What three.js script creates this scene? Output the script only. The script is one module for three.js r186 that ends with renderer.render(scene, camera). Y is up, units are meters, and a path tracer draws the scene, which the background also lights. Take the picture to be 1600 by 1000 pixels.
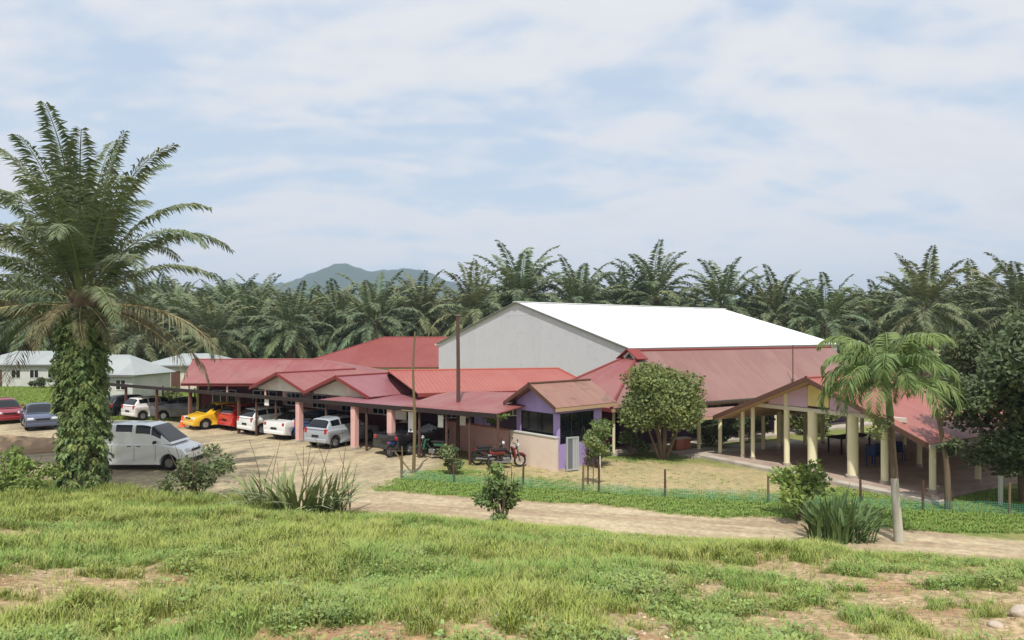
import * as THREE from 'three';
import { mergeGeometries, mergeVertices, toCreasedNormals } from 'three/addons/utils/BufferGeometryUtils.js';
import { RoundedBoxGeometry } from 'three/addons/geometries/RoundedBoxGeometry.js';

// ------------------------------------------------------------------ camera, sky, sun, exposure
const scene = new THREE.Scene();
const camera = new THREE.PerspectiveCamera(48.89, 1.6, 0.1, 9000);
camera.position.set(0, 5.7, 0);
camera.setViewOffset(1600, 1000, 0, -20, 1600, 1000);
const renderer = new THREE.WebGLRenderer({ antialias: true });
renderer.setSize(1024, 640);
renderer.toneMapping = THREE.LinearToneMapping;
renderer.toneMappingExposure = 1.32;
renderer.shadowMap.enabled = true;
const sun = new THREE.DirectionalLight(new THREE.Color(1.0, 0.965, 0.9), 3.4);
sun.position.set(-2, 87, 51);
sun.target.position.set(0, 0, -38);
sun.position.add(sun.target.position);
sun.castShadow = true;
Object.assign(sun.shadow.camera, { left: -90, right: 90, top: 90, bottom: -90, near: 1, far: 300 });
sun.shadow.mapSize.set(4096, 4096);
sun.shadow.radius = 2;
scene.add(sun, sun.target);
scene.fog = new THREE.FogExp2(new THREE.Color(0.6, 0.75, 1.0), 0.00026);

// ------------------------------------------------------------------ random numbers, noise
function mulberry(a) { return () => { a |= 0; a = a + 0x6D2B79F5 | 0; let t = Math.imul(a ^ a >>> 15, 1 | a); t = t + Math.imul(t ^ t >>> 7, 61 | t) ^ t; return ((t ^ t >>> 14) >>> 0) / 4294967296; }; }
const R = mulberry(7);
const rr = (a, b) => a + (b - a) * R();
const LAT = new Float32Array(65536); { const q = mulberry(99); for (let i = 0; i < 65536; i++) LAT[i] = q(); }
function vn(x, y) {
  const xi = Math.floor(x), yi = Math.floor(y); let fx = x - xi, fy = y - yi;
  fx = fx * fx * (3 - 2 * fx); fy = fy * fy * (3 - 2 * fy);
  const a = xi & 255, b = (xi + 1) & 255, c = (yi & 255) << 8, d = ((yi + 1) & 255) << 8;
  return (LAT[a + c] * (1 - fx) + LAT[b + c] * fx) * (1 - fy) + (LAT[a + d] * (1 - fx) + LAT[b + d] * fx) * fy;
}
function fbm(x, y, o = 4) { let s = 0, a = 0.5, t = 0; for (let i = 0; i < o; i++) { s += a * vn(x, y); t += a; x = x * 2.03 + 17.3; y = y * 2.03 + 9.1; a *= 0.5; } return s / t; }
const sst = (a, b, x) => { const t = Math.min(1, Math.max(0, (x - a) / (b - a))); return t * t * (3 - 2 * t); };
const mix = (a, b, t) => a + (b - a) * t;
const mix3 = (a, b, t) => [mix(a[0], b[0], t), mix(a[1], b[1], t), mix(a[2], b[2], t)];

// ------------------------------------------------------------------ sky: thin drifting cloud over pale blue
{
  const W = 2048, H = 1024, data = new Float32Array(W * H * 4);
  for (let j = 0; j < H; j++) {
    const el = ((j + 0.5) / H - 0.5) * Math.PI, y = Math.sin(el);
    for (let i = 0; i < W; i++) {
      const az = ((i + 0.5) / W - 0.5) * Math.PI * 2;
      const cx = Math.cos(az) * Math.cos(el), cz = Math.sin(az) * Math.cos(el);
      let c;
      if (y >= -0.02) {
        const k = 1 / (Math.max(0, y) + 0.2), px = cx * k * 1.15, pz = cz * k * 1.15;
        const w1 = fbm(px * 1.1 + 40, pz * 1.1 + 60, 3), w2 = fbm(px * 1.1 + 80, pz * 1.1 + 20, 3);
        const n = fbm(px * 1.0 + w1 * 1.9 + 21, pz * 2.1 + w2 * 1.6 + 33, 6);
        const n2 = fbm(px * 4.1 + w2 * 2.6 + 5, pz * 7.5 + w1 * 2.6 + 71, 6);
        const n3 = fbm(px * 9 + w1 * 5 + 15, pz * 19 + w2 * 5 + 7, 6);
        const cover = sst(0.33, 0.54, n * 0.58 + n2 * 0.30 + n3 * 0.12);
        const thick = sst(0.55, 0.78, n);
        const blue = mix3([0.49, 0.585, 0.68], [0.385, 0.48, 0.625], sst(0.02, 0.55, y));
        const cloud = mix3([0.665, 0.672, 0.69], [0.57, 0.59, 0.62], Math.min(1, thick * 0.6 + 0.35 * n2 + 0.5 * (n3 - 0.4)));
        c = mix3(blue, cloud, 0.96 * cover);
        c = mix3([0.62, 0.66, 0.675], c, sst(-0.02, 0.17, y) * 0.75 + 0.25);
      } else c = [0.26, 0.27, 0.2];
      const o = (j * W + i) * 4; data[o] = c[0]; data[o + 1] = c[1]; data[o + 2] = c[2]; data[o + 3] = 1;
    }
  }
  const t = new THREE.DataTexture(data, W, H, THREE.RGBAFormat, THREE.FloatType);
  t.mapping = THREE.EquirectangularReflectionMapping; t.magFilter = t.minFilter = THREE.LinearFilter; t.wrapS = THREE.RepeatWrapping; t.needsUpdate = true;
  scene.background = t; scene.environment = t;
}

// ------------------------------------------------------------------ helpers
const V = (x, h, d) => new THREE.Vector3(x, h, -d);          // x to the right, height, metres away from the viewpoint
const used = new Map();
function numbered(n) { const k = used.get(n) || 0; used.set(n, k + 1); return k ? n + '_' + String(k).padStart(3, '0') : n; }
function tag(o, label, category, group, kind) { o.userData.label = label; if (category) o.userData.category = category; if (group) o.userData.group = group; if (kind) o.userData.kind = kind; return o; }
function shade(o) { o.traverse(m => { if (m.isMesh) { m.castShadow = true; m.receiveShadow = true; } }); return o; }
function thing(name, label, category, x, d, h = 0, turn = 0, group) {
  const o = new THREE.Group(); o.name = numbered(name); o.position.copy(V(x, h, d)); o.rotation.y = turn; scene.add(o); return tag(o, label, category, group);
}
function part(name, geo, m, parent, label) {
  if (Array.isArray(geo)) geo = mergeGeometries(geo.map(g => { g = g.index ? g.toNonIndexed() : g; for (const k of Object.keys(g.attributes)) if (!['position', 'normal', 'uv', 'color'].includes(k)) g.deleteAttribute(k); return g; }));
  const o = new THREE.Mesh(geo, m); o.name = name; o.castShadow = o.receiveShadow = true; parent.add(o); if (label) o.userData.label = label; return o;
}
function structure(name, geo, m, label) { const o = part(numbered(name), geo, m, scene); tag(o, label, name.replace(/_/g, ' ').split(' ').slice(-2).join(' '), null, 'structure'); return o; }
function copyOf(o, label) { const c = o.clone(); c.name = numbered(o.name.replace(/_\d{3}$/, '')); scene.add(c); c.userData = { ...o.userData }; if (label) c.userData.label = label; return c; }
const bx = (x, y, z, cx, cy, cz) => new THREE.BoxGeometry(x, y, z).translate(cx, cy, cz);
const rbx = (x, y, z, cx, cy, cz, r = 0.02) => new RoundedBoxGeometry(x, y, z, 2, r).translate(cx, cy, cz);
function tube(pts, r0, r1 = r0, seg = 8, rad = 6) {
  const c = pts.length === 2 ? new THREE.LineCurve3(pts[0], pts[1]) : new THREE.CatmullRomCurve3(pts);
  const g = new THREE.TubeGeometry(c, seg, 1, rad, false), p = g.attributes.position, q = new THREE.Vector3();
  for (let i = 0; i <= seg; i++) { const ce = c.getPointAt(i / seg), k = mix(r0, r1, i / seg); for (let j = 0; j <= rad; j++) { const n = i * (rad + 1) + j; q.fromBufferAttribute(p, n).sub(ce).multiplyScalar(k).add(ce); p.setXYZ(n, q.x, q.y, q.z); } }
  return g;
}
const v3 = (x, y, z) => new THREE.Vector3(x, y, z);
const bar = (a, b, r) => tube([v3(...a), v3(...b)], r, r, 1, 8);
// planar slab with thickness; first edge is the eave, uv in metres (u along the eave, v up the slope)
function slab(pts, th = 0.05) {
  const P = pts.map(p => p.isVector3 ? p : v3(...p)), n = new THREE.Vector3(), e1 = P[1].clone().sub(P[0]), e2 = P[P.length - 1].clone().sub(P[0]);
  n.crossVectors(e1, e2).normalize(); let flip = false; if (n.y < 0) { n.negate(); flip = true; }
  const u = e1.clone().normalize(), w = n.clone().cross(u).normalize(), pos = [], uv = [];
  const put = (a) => { pos.push(a.x, a.y, a.z); const q = a.clone().sub(P[0]); uv.push(q.dot(u) + 50, q.dot(w) + 50); };
  const tri = (a, b, c) => { if (flip) { put(a); put(c); put(b); } else { put(a); put(b); put(c); } };
  const B = P.map(p => p.clone().addScaledVector(n, -th));
  for (let i = 1; i < P.length - 1; i++) { tri(P[0], P[i], P[i + 1]); tri(B[0], B[i + 1], B[i]); }
  for (let i = 0; i < P.length; i++) { const j = (i + 1) % P.length; tri(P[i], B[i], B[j]); tri(P[i], B[j], P[j]); }
  const g = new THREE.BufferGeometry(); g.setAttribute('position', new THREE.Float32BufferAttribute(pos, 3)); g.setAttribute('uv', new THREE.Float32BufferAttribute(uv, 2)); g.computeVertexNormals(); return g;
}
function metreUV(g) { // box-projected uv in metres
  g = g.index ? g.toNonIndexed() : g; const p = g.attributes.position, n = g.attributes.normal, uv = new Float32Array(p.count * 2);
  for (let i = 0; i < p.count; i++) { const ax = Math.abs(n.getX(i)), ay = Math.abs(n.getY(i)), az = Math.abs(n.getZ(i)); const x = p.getX(i), y = p.getY(i), z = p.getZ(i);
    if (ay > ax && ay > az) { uv[2 * i] = x; uv[2 * i + 1] = z; } else if (ax > az) { uv[2 * i] = z; uv[2 * i + 1] = y; } else { uv[2 * i] = x; uv[2 * i + 1] = y; } }
  g.setAttribute('uv', new THREE.BufferAttribute(uv, 2)); return g;
}
const wallBox = (...a) => metreUV(bx(...a));
function prismXY(pts, depth, z0) { // polygon in x,y extruded along z
  const s = new THREE.Shape(pts.map(p => new THREE.Vector2(p[0], p[1]))); return metreUV(new THREE.ExtrudeGeometry(s, { depth, bevelEnabled: false }).translate(0, 0, z0));
}
const gableZ = (pts, th, x0) => metreUV(prismXY(pts, th, 0).rotateY(-Math.PI / 2).translate(x0 + th, 0, 0)); // polygon given as (z,y), wall plane x = x0

// ------------------------------------------------------------------ textures and materials
function dtex(w, h, f, srgb) {
  const a = new Uint8Array(w * h * 4);
  for (let j = 0; j < h; j++) for (let i = 0; i < w; i++) { const c = f(i, j), o = (j * w + i) * 4; a[o] = c[0]; a[o + 1] = c[1]; a[o + 2] = c[2]; a[o + 3] = 255; }
  const t = new THREE.DataTexture(a, w, h, THREE.RGBAFormat); t.wrapS = t.wrapT = THREE.RepeatWrapping; t.magFilter = THREE.LinearFilter; t.minFilter = THREE.LinearMipmapLinearFilter; t.generateMipmaps = true;
  if (srgb) t.colorSpace = THREE.SRGBColorSpace; t.needsUpdate = true; return t;
}
const tileN = (i, j, n, f, o) => { // periodic blend
  const u = i / n, v = j / n, k = (x, y) => fbm(x * f, y * f, o);
  return (k(u, v) * (1 - u) + k(u - 1 + 8, v) * u) * (1 - v) + (k(u, v - 1 + 8) * (1 - u) + k(u - 1 + 8, v - 1 + 8) * u) * v;
};
const ribBump = dtex(64, 4, (i) => { const t = (i % 64) / 64, v = 255 * (t < 0.18 ? Math.sin(t / 0.18 * Math.PI) : 0.06); return [v, v, v]; });
ribBump.repeat.set(1 / 0.22, 1);
const waveBump = dtex(32, 4, (i) => { const v = 127 + 120 * Math.sin(i / 32 * Math.PI * 2); return [v, v, v]; });
waveBump.repeat.set(1 / 0.15, 1);
const roughNoise = dtex(256, 256, (i, j) => { const v = 255 * tileN(i, j, 256, 9, 5); return [v, v, v]; });
const fineBump = roughNoise.clone(); fineBump.repeat.set(0.9, 0.9); fineBump.needsUpdate = true;
// weathered sheet: paler chalky streaks down the slope, some rust or algae flecks
function sheetMap(base, pale, fleck, amt = 0.5, fl = 0.25) {
  const t = dtex(512, 512, (i, j) => {
    const n = tileN(i, j, 512, 4, 5), s = tileN(i * 3 % 512, j / 3, 512, 14, 3), f = tileN((i + 99) % 512, (j + 31) % 512, 512, 22, 4);
    let c = mix3(base, pale, Math.min(1, sst(0.36, 0.64, n * 0.65 + s * 0.35) * amt * 1.1));
    c = mix3(c, fleck, sst(0.56, 0.7, f) * fl * 1.3); const seam = (j % 512) < 3 ? 0.88 : 1;
    return c.map(v => v * seam);
  }, true); t.repeat.set(1 / 9.3, 1 / 7.1); return t;
}
const std = (o) => new THREE.MeshStandardMaterial({ roughness: 0.8, side: THREE.DoubleSide, ...o });
const rgb = (r, g, b) => new THREE.Color().setRGB(r / 255, g / 255, b / 255, THREE.SRGBColorSpace);
const roofMat = (b, p, f, a, fl, bump = ribBump, rough = 0.5) => std({ map: sheetMap(b, p, f, a, fl), bumpMap: bump, bumpScale: 0.02, roughness: rough });
const M = {
  roofWhite: roofMat([236, 236, 234], [228, 230, 230], [214, 214, 210], 0.6, 0.2),
  roofMaroon: roofMat([132, 93, 87], [143, 109, 100], [124, 91, 84], 0.8, 0.2),
  roofPink: roofMat([140, 74, 74], [148, 100, 92], [112, 70, 66], 0.75, 0.25),
  roofRed: roofMat([132, 60, 54], [140, 74, 66], [120, 60, 52], 0.7, 0.2),
  roofOrange: roofMat([158, 82, 70], [164, 98, 84], [140, 78, 66], 0.6, 0.2),
  roofDusk: roofMat([140, 82, 88], [148, 100, 102], [122, 80, 82], 0.7, 0.2),
  roofSalmon: roofMat([156, 84, 76], [164, 108, 96], [140, 82, 72], 0.7, 0.2),
  roofBrown: roofMat([136, 94, 82], [150, 114, 98], [110, 84, 74], 0.8, 0.4),
  roofPale: roofMat([150, 156, 155], [166, 170, 168], [136, 140, 136], 0.7, 0.2),
  roofGrey: roofMat([128, 124, 112], [150, 144, 132], [104, 84, 68], 0.8, 0.5, waveBump),
  cladding: std({ map: sheetMap([204, 201, 206], [196, 195, 200], [184, 182, 184], 0.5, 0.25), bumpMap: ribBump, bumpScale: 0.015, roughness: 0.6 }),
  flashing: std({ color: rgb(120, 118, 116), roughness: 0.5, metalness: 0.3 }),
  ridgeRed: std({ color: rgb(128, 52, 48), roughness: 0.6 }),
  ridgeSalmon: std({ color: rgb(156, 92, 82), roughness: 0.6 }),
  ridgeOrange: std({ color: rgb(160, 84, 70), roughness: 0.6 }),
  brownWood: std({ color: rgb(92, 62, 50), roughness: 0.85, bumpMap: fineBump, bumpScale: 0.006 }),
  tanWood: std({ color: rgb(176, 148, 116), roughness: 0.85, bumpMap: fineBump, bumpScale: 0.004 }),
  darkBeam: std({ color: rgb(42, 31, 28), roughness: 0.8 }),
  rail: std({ color: rgb(96, 88, 78), roughness: 0.6, metalness: 0.3 }),
};
function plaster(c, c2, k = 0.5) {
  const t = dtex(256, 256, (i, j) => { const n = tileN(i, j, 256, 5, 5), f = tileN((i + 40) % 256, (j + 90) % 256, 256, 26, 3); return mix3(mix3(c, c2, sst(0.42, 0.72, n) * k), c2, sst(0.62, 0.78, f) * 0.25); }, true);
  t.repeat.set(0.33, 0.41); return std({ map: t, bumpMap: fineBump, bumpScale: 0.004, roughness: 0.9 });
}
Object.assign(M, {
  cream: plaster([234, 226, 190], [212, 202, 164]), creamWhite: plaster([214, 206, 190], [190, 180, 164]), purple: plaster([176, 154, 208], [160, 140, 190]),
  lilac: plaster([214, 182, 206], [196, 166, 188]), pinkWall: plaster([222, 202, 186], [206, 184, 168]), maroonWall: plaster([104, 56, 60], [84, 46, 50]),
  pinkPost: plaster([222, 176, 168], [196, 148, 140]), yellow: plaster([232, 214, 146], [212, 194, 128]), whiteWall: plaster([196, 196, 188], [168, 168, 158]),
  oliveWall: plaster([178, 172, 106], [150, 144, 92]), concrete: plaster([182, 172, 158], [150, 140, 126], 0.8), floorRed: plaster([166, 146, 132], [140, 120, 108], 0.7), brick: plaster([170, 104, 88], [190, 140, 120], 0.7),
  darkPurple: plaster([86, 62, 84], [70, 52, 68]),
  glass: new THREE.MeshPhysicalMaterial({ color: rgb(22, 26, 30), roughness: 0.08, metalness: 0, side: THREE.DoubleSide, ior: 1.5 }),
  windowFrame: std({ color: rgb(38, 38, 42), roughness: 0.5 }), whiteFrame: std({ color: rgb(225, 225, 222), roughness: 0.5 }),
  white: std({ color: rgb(232, 232, 230), roughness: 0.6 }), greyGate: std({ color: rgb(118, 120, 126), roughness: 0.5, metalness: 0.4 }), paleGate: std({ color: rgb(176, 180, 182), roughness: 0.5, metalness: 0.3 }),
  steel: std({ color: rgb(150, 150, 150), roughness: 0.35, metalness: 0.8 }), tyre: std({ color: rgb(26, 26, 27), roughness: 0.9 }), rim: std({ color: rgb(176, 178, 182), roughness: 0.35, metalness: 0.7 }),
  blackPlastic: std({ color: rgb(28, 28, 30), roughness: 0.6 }), lampRed: new THREE.MeshPhysicalMaterial({ color: rgb(170, 24, 24), roughness: 0.2, clearcoat: 1, side: THREE.DoubleSide }),
  lampWhite: new THREE.MeshPhysicalMaterial({ color: rgb(220, 224, 228), roughness: 0.15, clearcoat: 1, side: THREE.DoubleSide }), seat: std({ color: rgb(30, 26, 26), roughness: 0.7 }),
  coneOrange: std({ color: rgb(226, 92, 44), roughness: 0.7 }), teal: std({ color: rgb(78, 150, 128), roughness: 0.7 }), rust: std({ color: rgb(112, 64, 48), roughness: 0.9 }),
  bamboo: std({ color: rgb(116, 100, 70), roughness: 0.8, bumpMap: fineBump, bumpScale: 0.004 }), poleDark: std({ color: rgb(88, 64, 54), roughness: 0.8 }), rock: std({ map: dtex(128, 128, (i, j) => { const n = tileN(i, j, 128, 8, 5); return mix3([150, 132, 114], [214, 200, 184], n); }, true), roughness: 0.95 }),
});
// ------------------------------------------------------------------ terrain
const footOf = x => 20.7 - 0.3 * Math.max(-26, Math.min(26, x)) + (fbm(x * 0.35 + 11, 3.2, 3) - 0.5) * 1.6;   // where the grassy bank meets the flat
function bankH(x, d) {
  const f = footOf(x), t = (d - 4) / (f - 4); if (t >= 1) return -0.12 - (t - 1) * 3;
  const b = t <= 0 ? 3.4 : 3.4 * Math.pow(1 - t, 0.92);
  return b + sst(0, 0.12, 1 - t) * ((fbm(x * 0.45, d * 0.45, 3) - 0.5) * 0.55 + (fbm(x * 1.7 + 7, d * 1.7, 3) - 0.5) * 0.16);
}
const bareSpots = [[6.8, 7.2, 1.8], [4.6, 9.6, 1.2], [9.4, 13.6, 1.6], [3.0, 7.9, 0.9], [5.4, 11.4, 1.1], [5.6, 8.2, 2.3], [8.0, 12.6, 2.6], [4.0, 6.8, 1.6], [7.2, 9.8, 2.2], [-4.9, 7.6, 1.7], [-5.2, 10.6, 0.9], [-3.4, 9.9, 0.8], [10.5, 16.5, 1.7], [7.0, 17.6, 1.4], [-6.4, 8.8, 1.3], [2.4, 9.4, 0.8], [1.2, 6.7, 0.8], [-1.5, 6.9, 1.0], [3.4, 12.5, 1.0], [-9.5, 13.5, 1.0], [6.2, 14.6, 1.3]];
function bare(x, d) { // 0 grass .. 1 bare soil on the bank
  let s = 0; for (const [a, b, r] of bareSpots) { const q = ((x - a) ** 2 + ((d - b) * 0.95) ** 2) / (r * r); if (q < 4) s += Math.exp(-q * 1.3); }
  return sst(0.12, 0.8, Math.min(0.75, s * 0.62) + (fbm(x * 1.5 + 31, d * 1.5 + 12, 4) - 0.5) * 3.0 + (vn(x * 5, d * 5) - 0.5) * 0.9);
}
const farEdge = x => 24.0 - 0.33 * x + (fbm(x * 0.5 + 3, 8, 3) - 0.5) * 0.9;      // far edge of the dirt track
const fenceD = x => x < 1.2 ? 25.7 - 0.31 * (x - 1.2) : x < 5.3 ? 25.7 - 0.33 * (x - 1.2) : 24.35 - 0.22 * (x - 5.3);
function flatCover(x, d) { // 'what grows': returns [track, yard, bare lawn] weights on the flat
  const j = (fbm(x * 0.8 + 5, d * 0.8 + 9, 4) - 0.5) * 2, j2 = (fbm(x * 0.3 + 60, d * 0.3, 3) - 0.5) * 3;
  const track = sst(0.25, -0.25, d - farEdge(x) + j * 0.5) * sst(-9, -6, x + j);
  const yd = sst(0.3, -0.4, d - (46.5 + 0.12 * (x + 20) + j2)) * sst(-2.6, -3.6, x + j * 0.6 + Math.max(0, 29.5 - d) * 0.55) * sst(-0.6, 0.3, d - farEdge(Math.max(x, -6)) + 6) ;
  const lw = sst(1.35, 0.75, Math.hypot((x - 5.4 - (d - 28.5) * -0.25) / 6.0, (d - 28.4 + x * 0.16 - 0.9) / 3.0) + j * 0.28);
  return [track, yd, lw];
}
const C_GRASS = [112, 122, 62], C_GRASS2 = [132, 130, 76], C_SOIL = [158, 134, 100], C_SOIL2 = [176, 154, 120], C_RED = [156, 124, 92], C_TRACK = [178, 162, 132], C_TRACK2 = [154, 134, 108], C_YARD = [172, 156, 125], C_YARD2 = [140, 126, 102], C_LAWN = [152, 138, 98];
const GX0 = -60, GX1 = 40, GD0 = 14, GD1 = 90;
const groundTex = dtex(2048, 2048, (i, j) => {
  const x = GX0 + (GX1 - GX0) * (i + 0.5) / 2048, d = GD0 + (GD1 - GD0) * (j + 0.5) / 2048;
  const [tr, yd, lw] = flatCover(x, d), n = fbm(x * 1.1, d * 1.1, 5), f = vn(x * 13 + 9, d * 13), g = vn(x * 5, d * 5 + 31);
  let c = mix3(C_GRASS, C_GRASS2, sst(0.35, 0.7, n)); c = mix3(c, C_LAWN, sst(0.62, 0.75, n) * 0.35);
  c = mix3(c, mix3(C_LAWN, C_SOIL2, n), lw * 0.9);
  const rut = sst(0.28, 0.75, fbm(x * 0.35 + 3, (d + 0.31 * x) * 2.6, 4));
  c = mix3(c, mix3(C_YARD, C_YARD2, sst(0.4, 0.7, n) * 0.6 + 0.5 * sst(0.5, 0.66, fbm((x + d) * 0.22, (x - d) * 1.5 + 40, 4))), yd);
  c = mix3(c, mix3(C_TRACK2, C_TRACK, rut), tr);
  const k = 0.86 + 0.2 * f + 0.1 * g; return c.map(v => Math.min(255, v * k));
}, true);
groundTex.wrapS = groundTex.wrapT = THREE.MirroredRepeatWrapping;
const soilBump = roughNoise.clone(); soilBump.repeat.set(90, 70); soilBump.needsUpdate = true;
const groundMat = std({ map: groundTex, bumpMap: soilBump, bumpScale: 0.03, roughness: 1 });
function flatSheet(poly, h) { // triangulated polygon on the flat with world uv
  const s = new THREE.ShapeGeometry(new THREE.Shape(poly.map(p => new THREE.Vector2(p[0], p[1])))), p = s.attributes.position, uv = [];
  for (let i = 0; i < p.count; i++) { const x = p.getX(i), d = p.getY(i); uv.push((x - GX0) / (GX1 - GX0), (d - GD0) / (GD1 - GD0)); p.setXYZ(i, x, h, -d); }
  s.setAttribute('uv', new THREE.Float32BufferAttribute(uv, 2)); s.computeVertexNormals(); return s;
}
{
  structure('ground', flatSheet([[-4000, -300], [4000, -300], [4000, 8000], [-4000, 8000]], 0), groundMat, 'flat grassy ground around the buildings and plantation');
  const tr = []; for (let x = -8; x <= 34; x += 0.7) tr.push([x, footOf(x) - 1.4]); for (let x = 34; x >= -8; x -= 0.7) tr.push([x, farEdge(x) + 0.1]);
  structure('dirt_road', flatSheet(tr, 0.008), groundMat, 'pale dirt track running along the foot of the grassy bank');
  structure('parking_yard', flatSheet([[-58, 27], [-8.2, 24.1], [-8.2, 27.2], [-3.4, 26.4], [-2.6, 31.4], [-6, 37], [-20, 46.4], [-58, 43]], 0.004), groundMat, 'bare gravel parking yard in front of the carport');
  // bank
  const nx = 190, nd = 120, g = new THREE.PlaneGeometry(1, 1, nx, nd), p = g.attributes.position, uv = g.attributes.uv;
  for (let j = 0; j <= nd; j++) for (let i = 0; i <= nx; i++) {
    const k = j * (nx + 1) + i, x = mix(-46, 40, i / nx), d = -14 + (footOf(x) + 15) * Math.pow(j / nd, 0.8);
    p.setXYZ(k, x, bankH(x, d), -d); uv.setXY(k, (x + 24) / 46, (d - 2) / 28);
  }
  g.computeVertexNormals();
  const bankTex = dtex(2048, 2048, (i, j) => {
    const x = -24 + 46 * (i + 0.5) / 2048, d = 2 + 28 * (j + 0.5) / 2048, b = bare(x, d), n = fbm(x * 1.3 + 4, d * 1.3, 4), f = vn(x * 19, d * 19), f2 = vn(x * 43 + 7, d * 43);
    let c = mix3(C_GRASS, C_GRASS2, sst(0.35, 0.7, n)); c = mix3(c, mix3(C_RED, mix3(C_SOIL, C_SOIL2, f), sst(0.3, 0.6, n)), Math.min(1, b + 0.15 * f));
    const k = 0.8 + 0.24 * f + 0.16 * f2; return c.map(v => Math.min(255, v * k));
  }, true); bankTex.wrapS = bankTex.wrapT = THREE.MirroredRepeatWrapping;
  const bb = roughNoise.clone(); bb.repeat.set(46, 28); bb.needsUpdate = true;
  const bk = structure('grass_bank', g, std({ map: bankTex, bumpMap: bb, bumpScale: 0.06, roughness: 1 }), 'sloping grassy bank with worn bare soil patches'); bk.userData.category = 'bank';
  // far hills
  const hill = (name, prof, d0, depth, label, m) => {
    const N = 120, K = 10, pos = [], idx = []; const x0 = prof[0][0], x1 = prof[prof.length - 1][0];
    const hAt = x => { let i = 0; while (i < prof.length - 2 && x > prof[i + 1][0]) i++; const t = (x - prof[i][0]) / (prof[i + 1][0] - prof[i][0]); return mix(prof[i][1], prof[i + 1][1], t * t * (3 - 2 * t) * 0.55 + t * 0.45); };
    for (let j = 0; j <= K; j++) for (let i = 0; i <= N; i++) { const x = mix(x0, x1, i / N), t = j / K, e = Math.sin(t * Math.PI); pos.push(x, hAt(x) * e * (0.93 + 0.14 * fbm(x * 0.012, j * 0.9, 4)) + (e > 0.05 ? (fbm(x * 0.05, j * 3, 3) - 0.5) * depth * 0.02 : -20), -(d0 + (t - 0.5) * depth)); }
    for (let j = 0; j < K; j++) for (let i = 0; i < N; i++) { const a = j * (N + 1) + i; idx.push(a, a + 1, a + N + 1, a + 1, a + N + 2, a + N + 1); }
    const gg = new THREE.BufferGeometry(); gg.setAttribute('position', new THREE.Float32BufferAttribute(pos, 3)); gg.setIndex(idx); gg.computeVertexNormals();
    structure(name, gg, m, label);
  };
  const forest = std({ color: rgb(56, 72, 42), roughness: 1 });
  hill('hill', [[-1150, 60], [-982, 142], [-899, 158], [-836, 179], [-760, 166], [-690, 175], [-627, 206], [-575, 229], [-545, 233], [-500, 218], [-439, 203], [-390, 206], [-334, 218], [-280, 203], [-230, 184], [-125, 141], [40, 80], [200, 20]], 2300, 900, 'bluish forested hill rising beyond the palm plantation', forest);
  hill('hill', [[-230, 0], [-150, 6], [-100, 9], [-70, 10], [-50, 8], [-30, 4], [0, 0]], 165, 100, 'low wooded rise behind the plantation near the pale houses', std({ color: rgb(66, 84, 44), roughness: 1 }));
}
console.log('terrain');

// ------------------------------------------------------------------ buildings
const turnOf = (ax, ad) => Math.atan2(ad, ax);
function post(r, h, x, y, z) { return new THREE.CylinderGeometry(r, r, h, 14).translate(x, y + h / 2, z); }
function windowUnit(parent, name, w, h, x, y, z, turn, cols, fm = M.windowFrame) { // sash window lying in local xy, turned
  const fr = []; const b = 0.05;
  fr.push(bx(w, b, 0.07, 0, h / 2, 0), bx(w, b, 0.07, 0, -h / 2, 0)); for (let i = 0; i <= cols; i++) fr.push(bx(b, h - b, 0.062, -w / 2 + w * i / cols, 0, 0));
  const g = new THREE.Group(); g.name = name; g.position.set(x, y, z); g.rotation.y = turn; parent.add(g);
  part('frame', fr, fm, g); for (let i = 0; i < cols; i++) part('pane', bx(w / cols - b, h - b, 0.012, -w / 2 + w * (i + 0.5) / cols, 0, 0), M.glass, g);
  return g;
}
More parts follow.
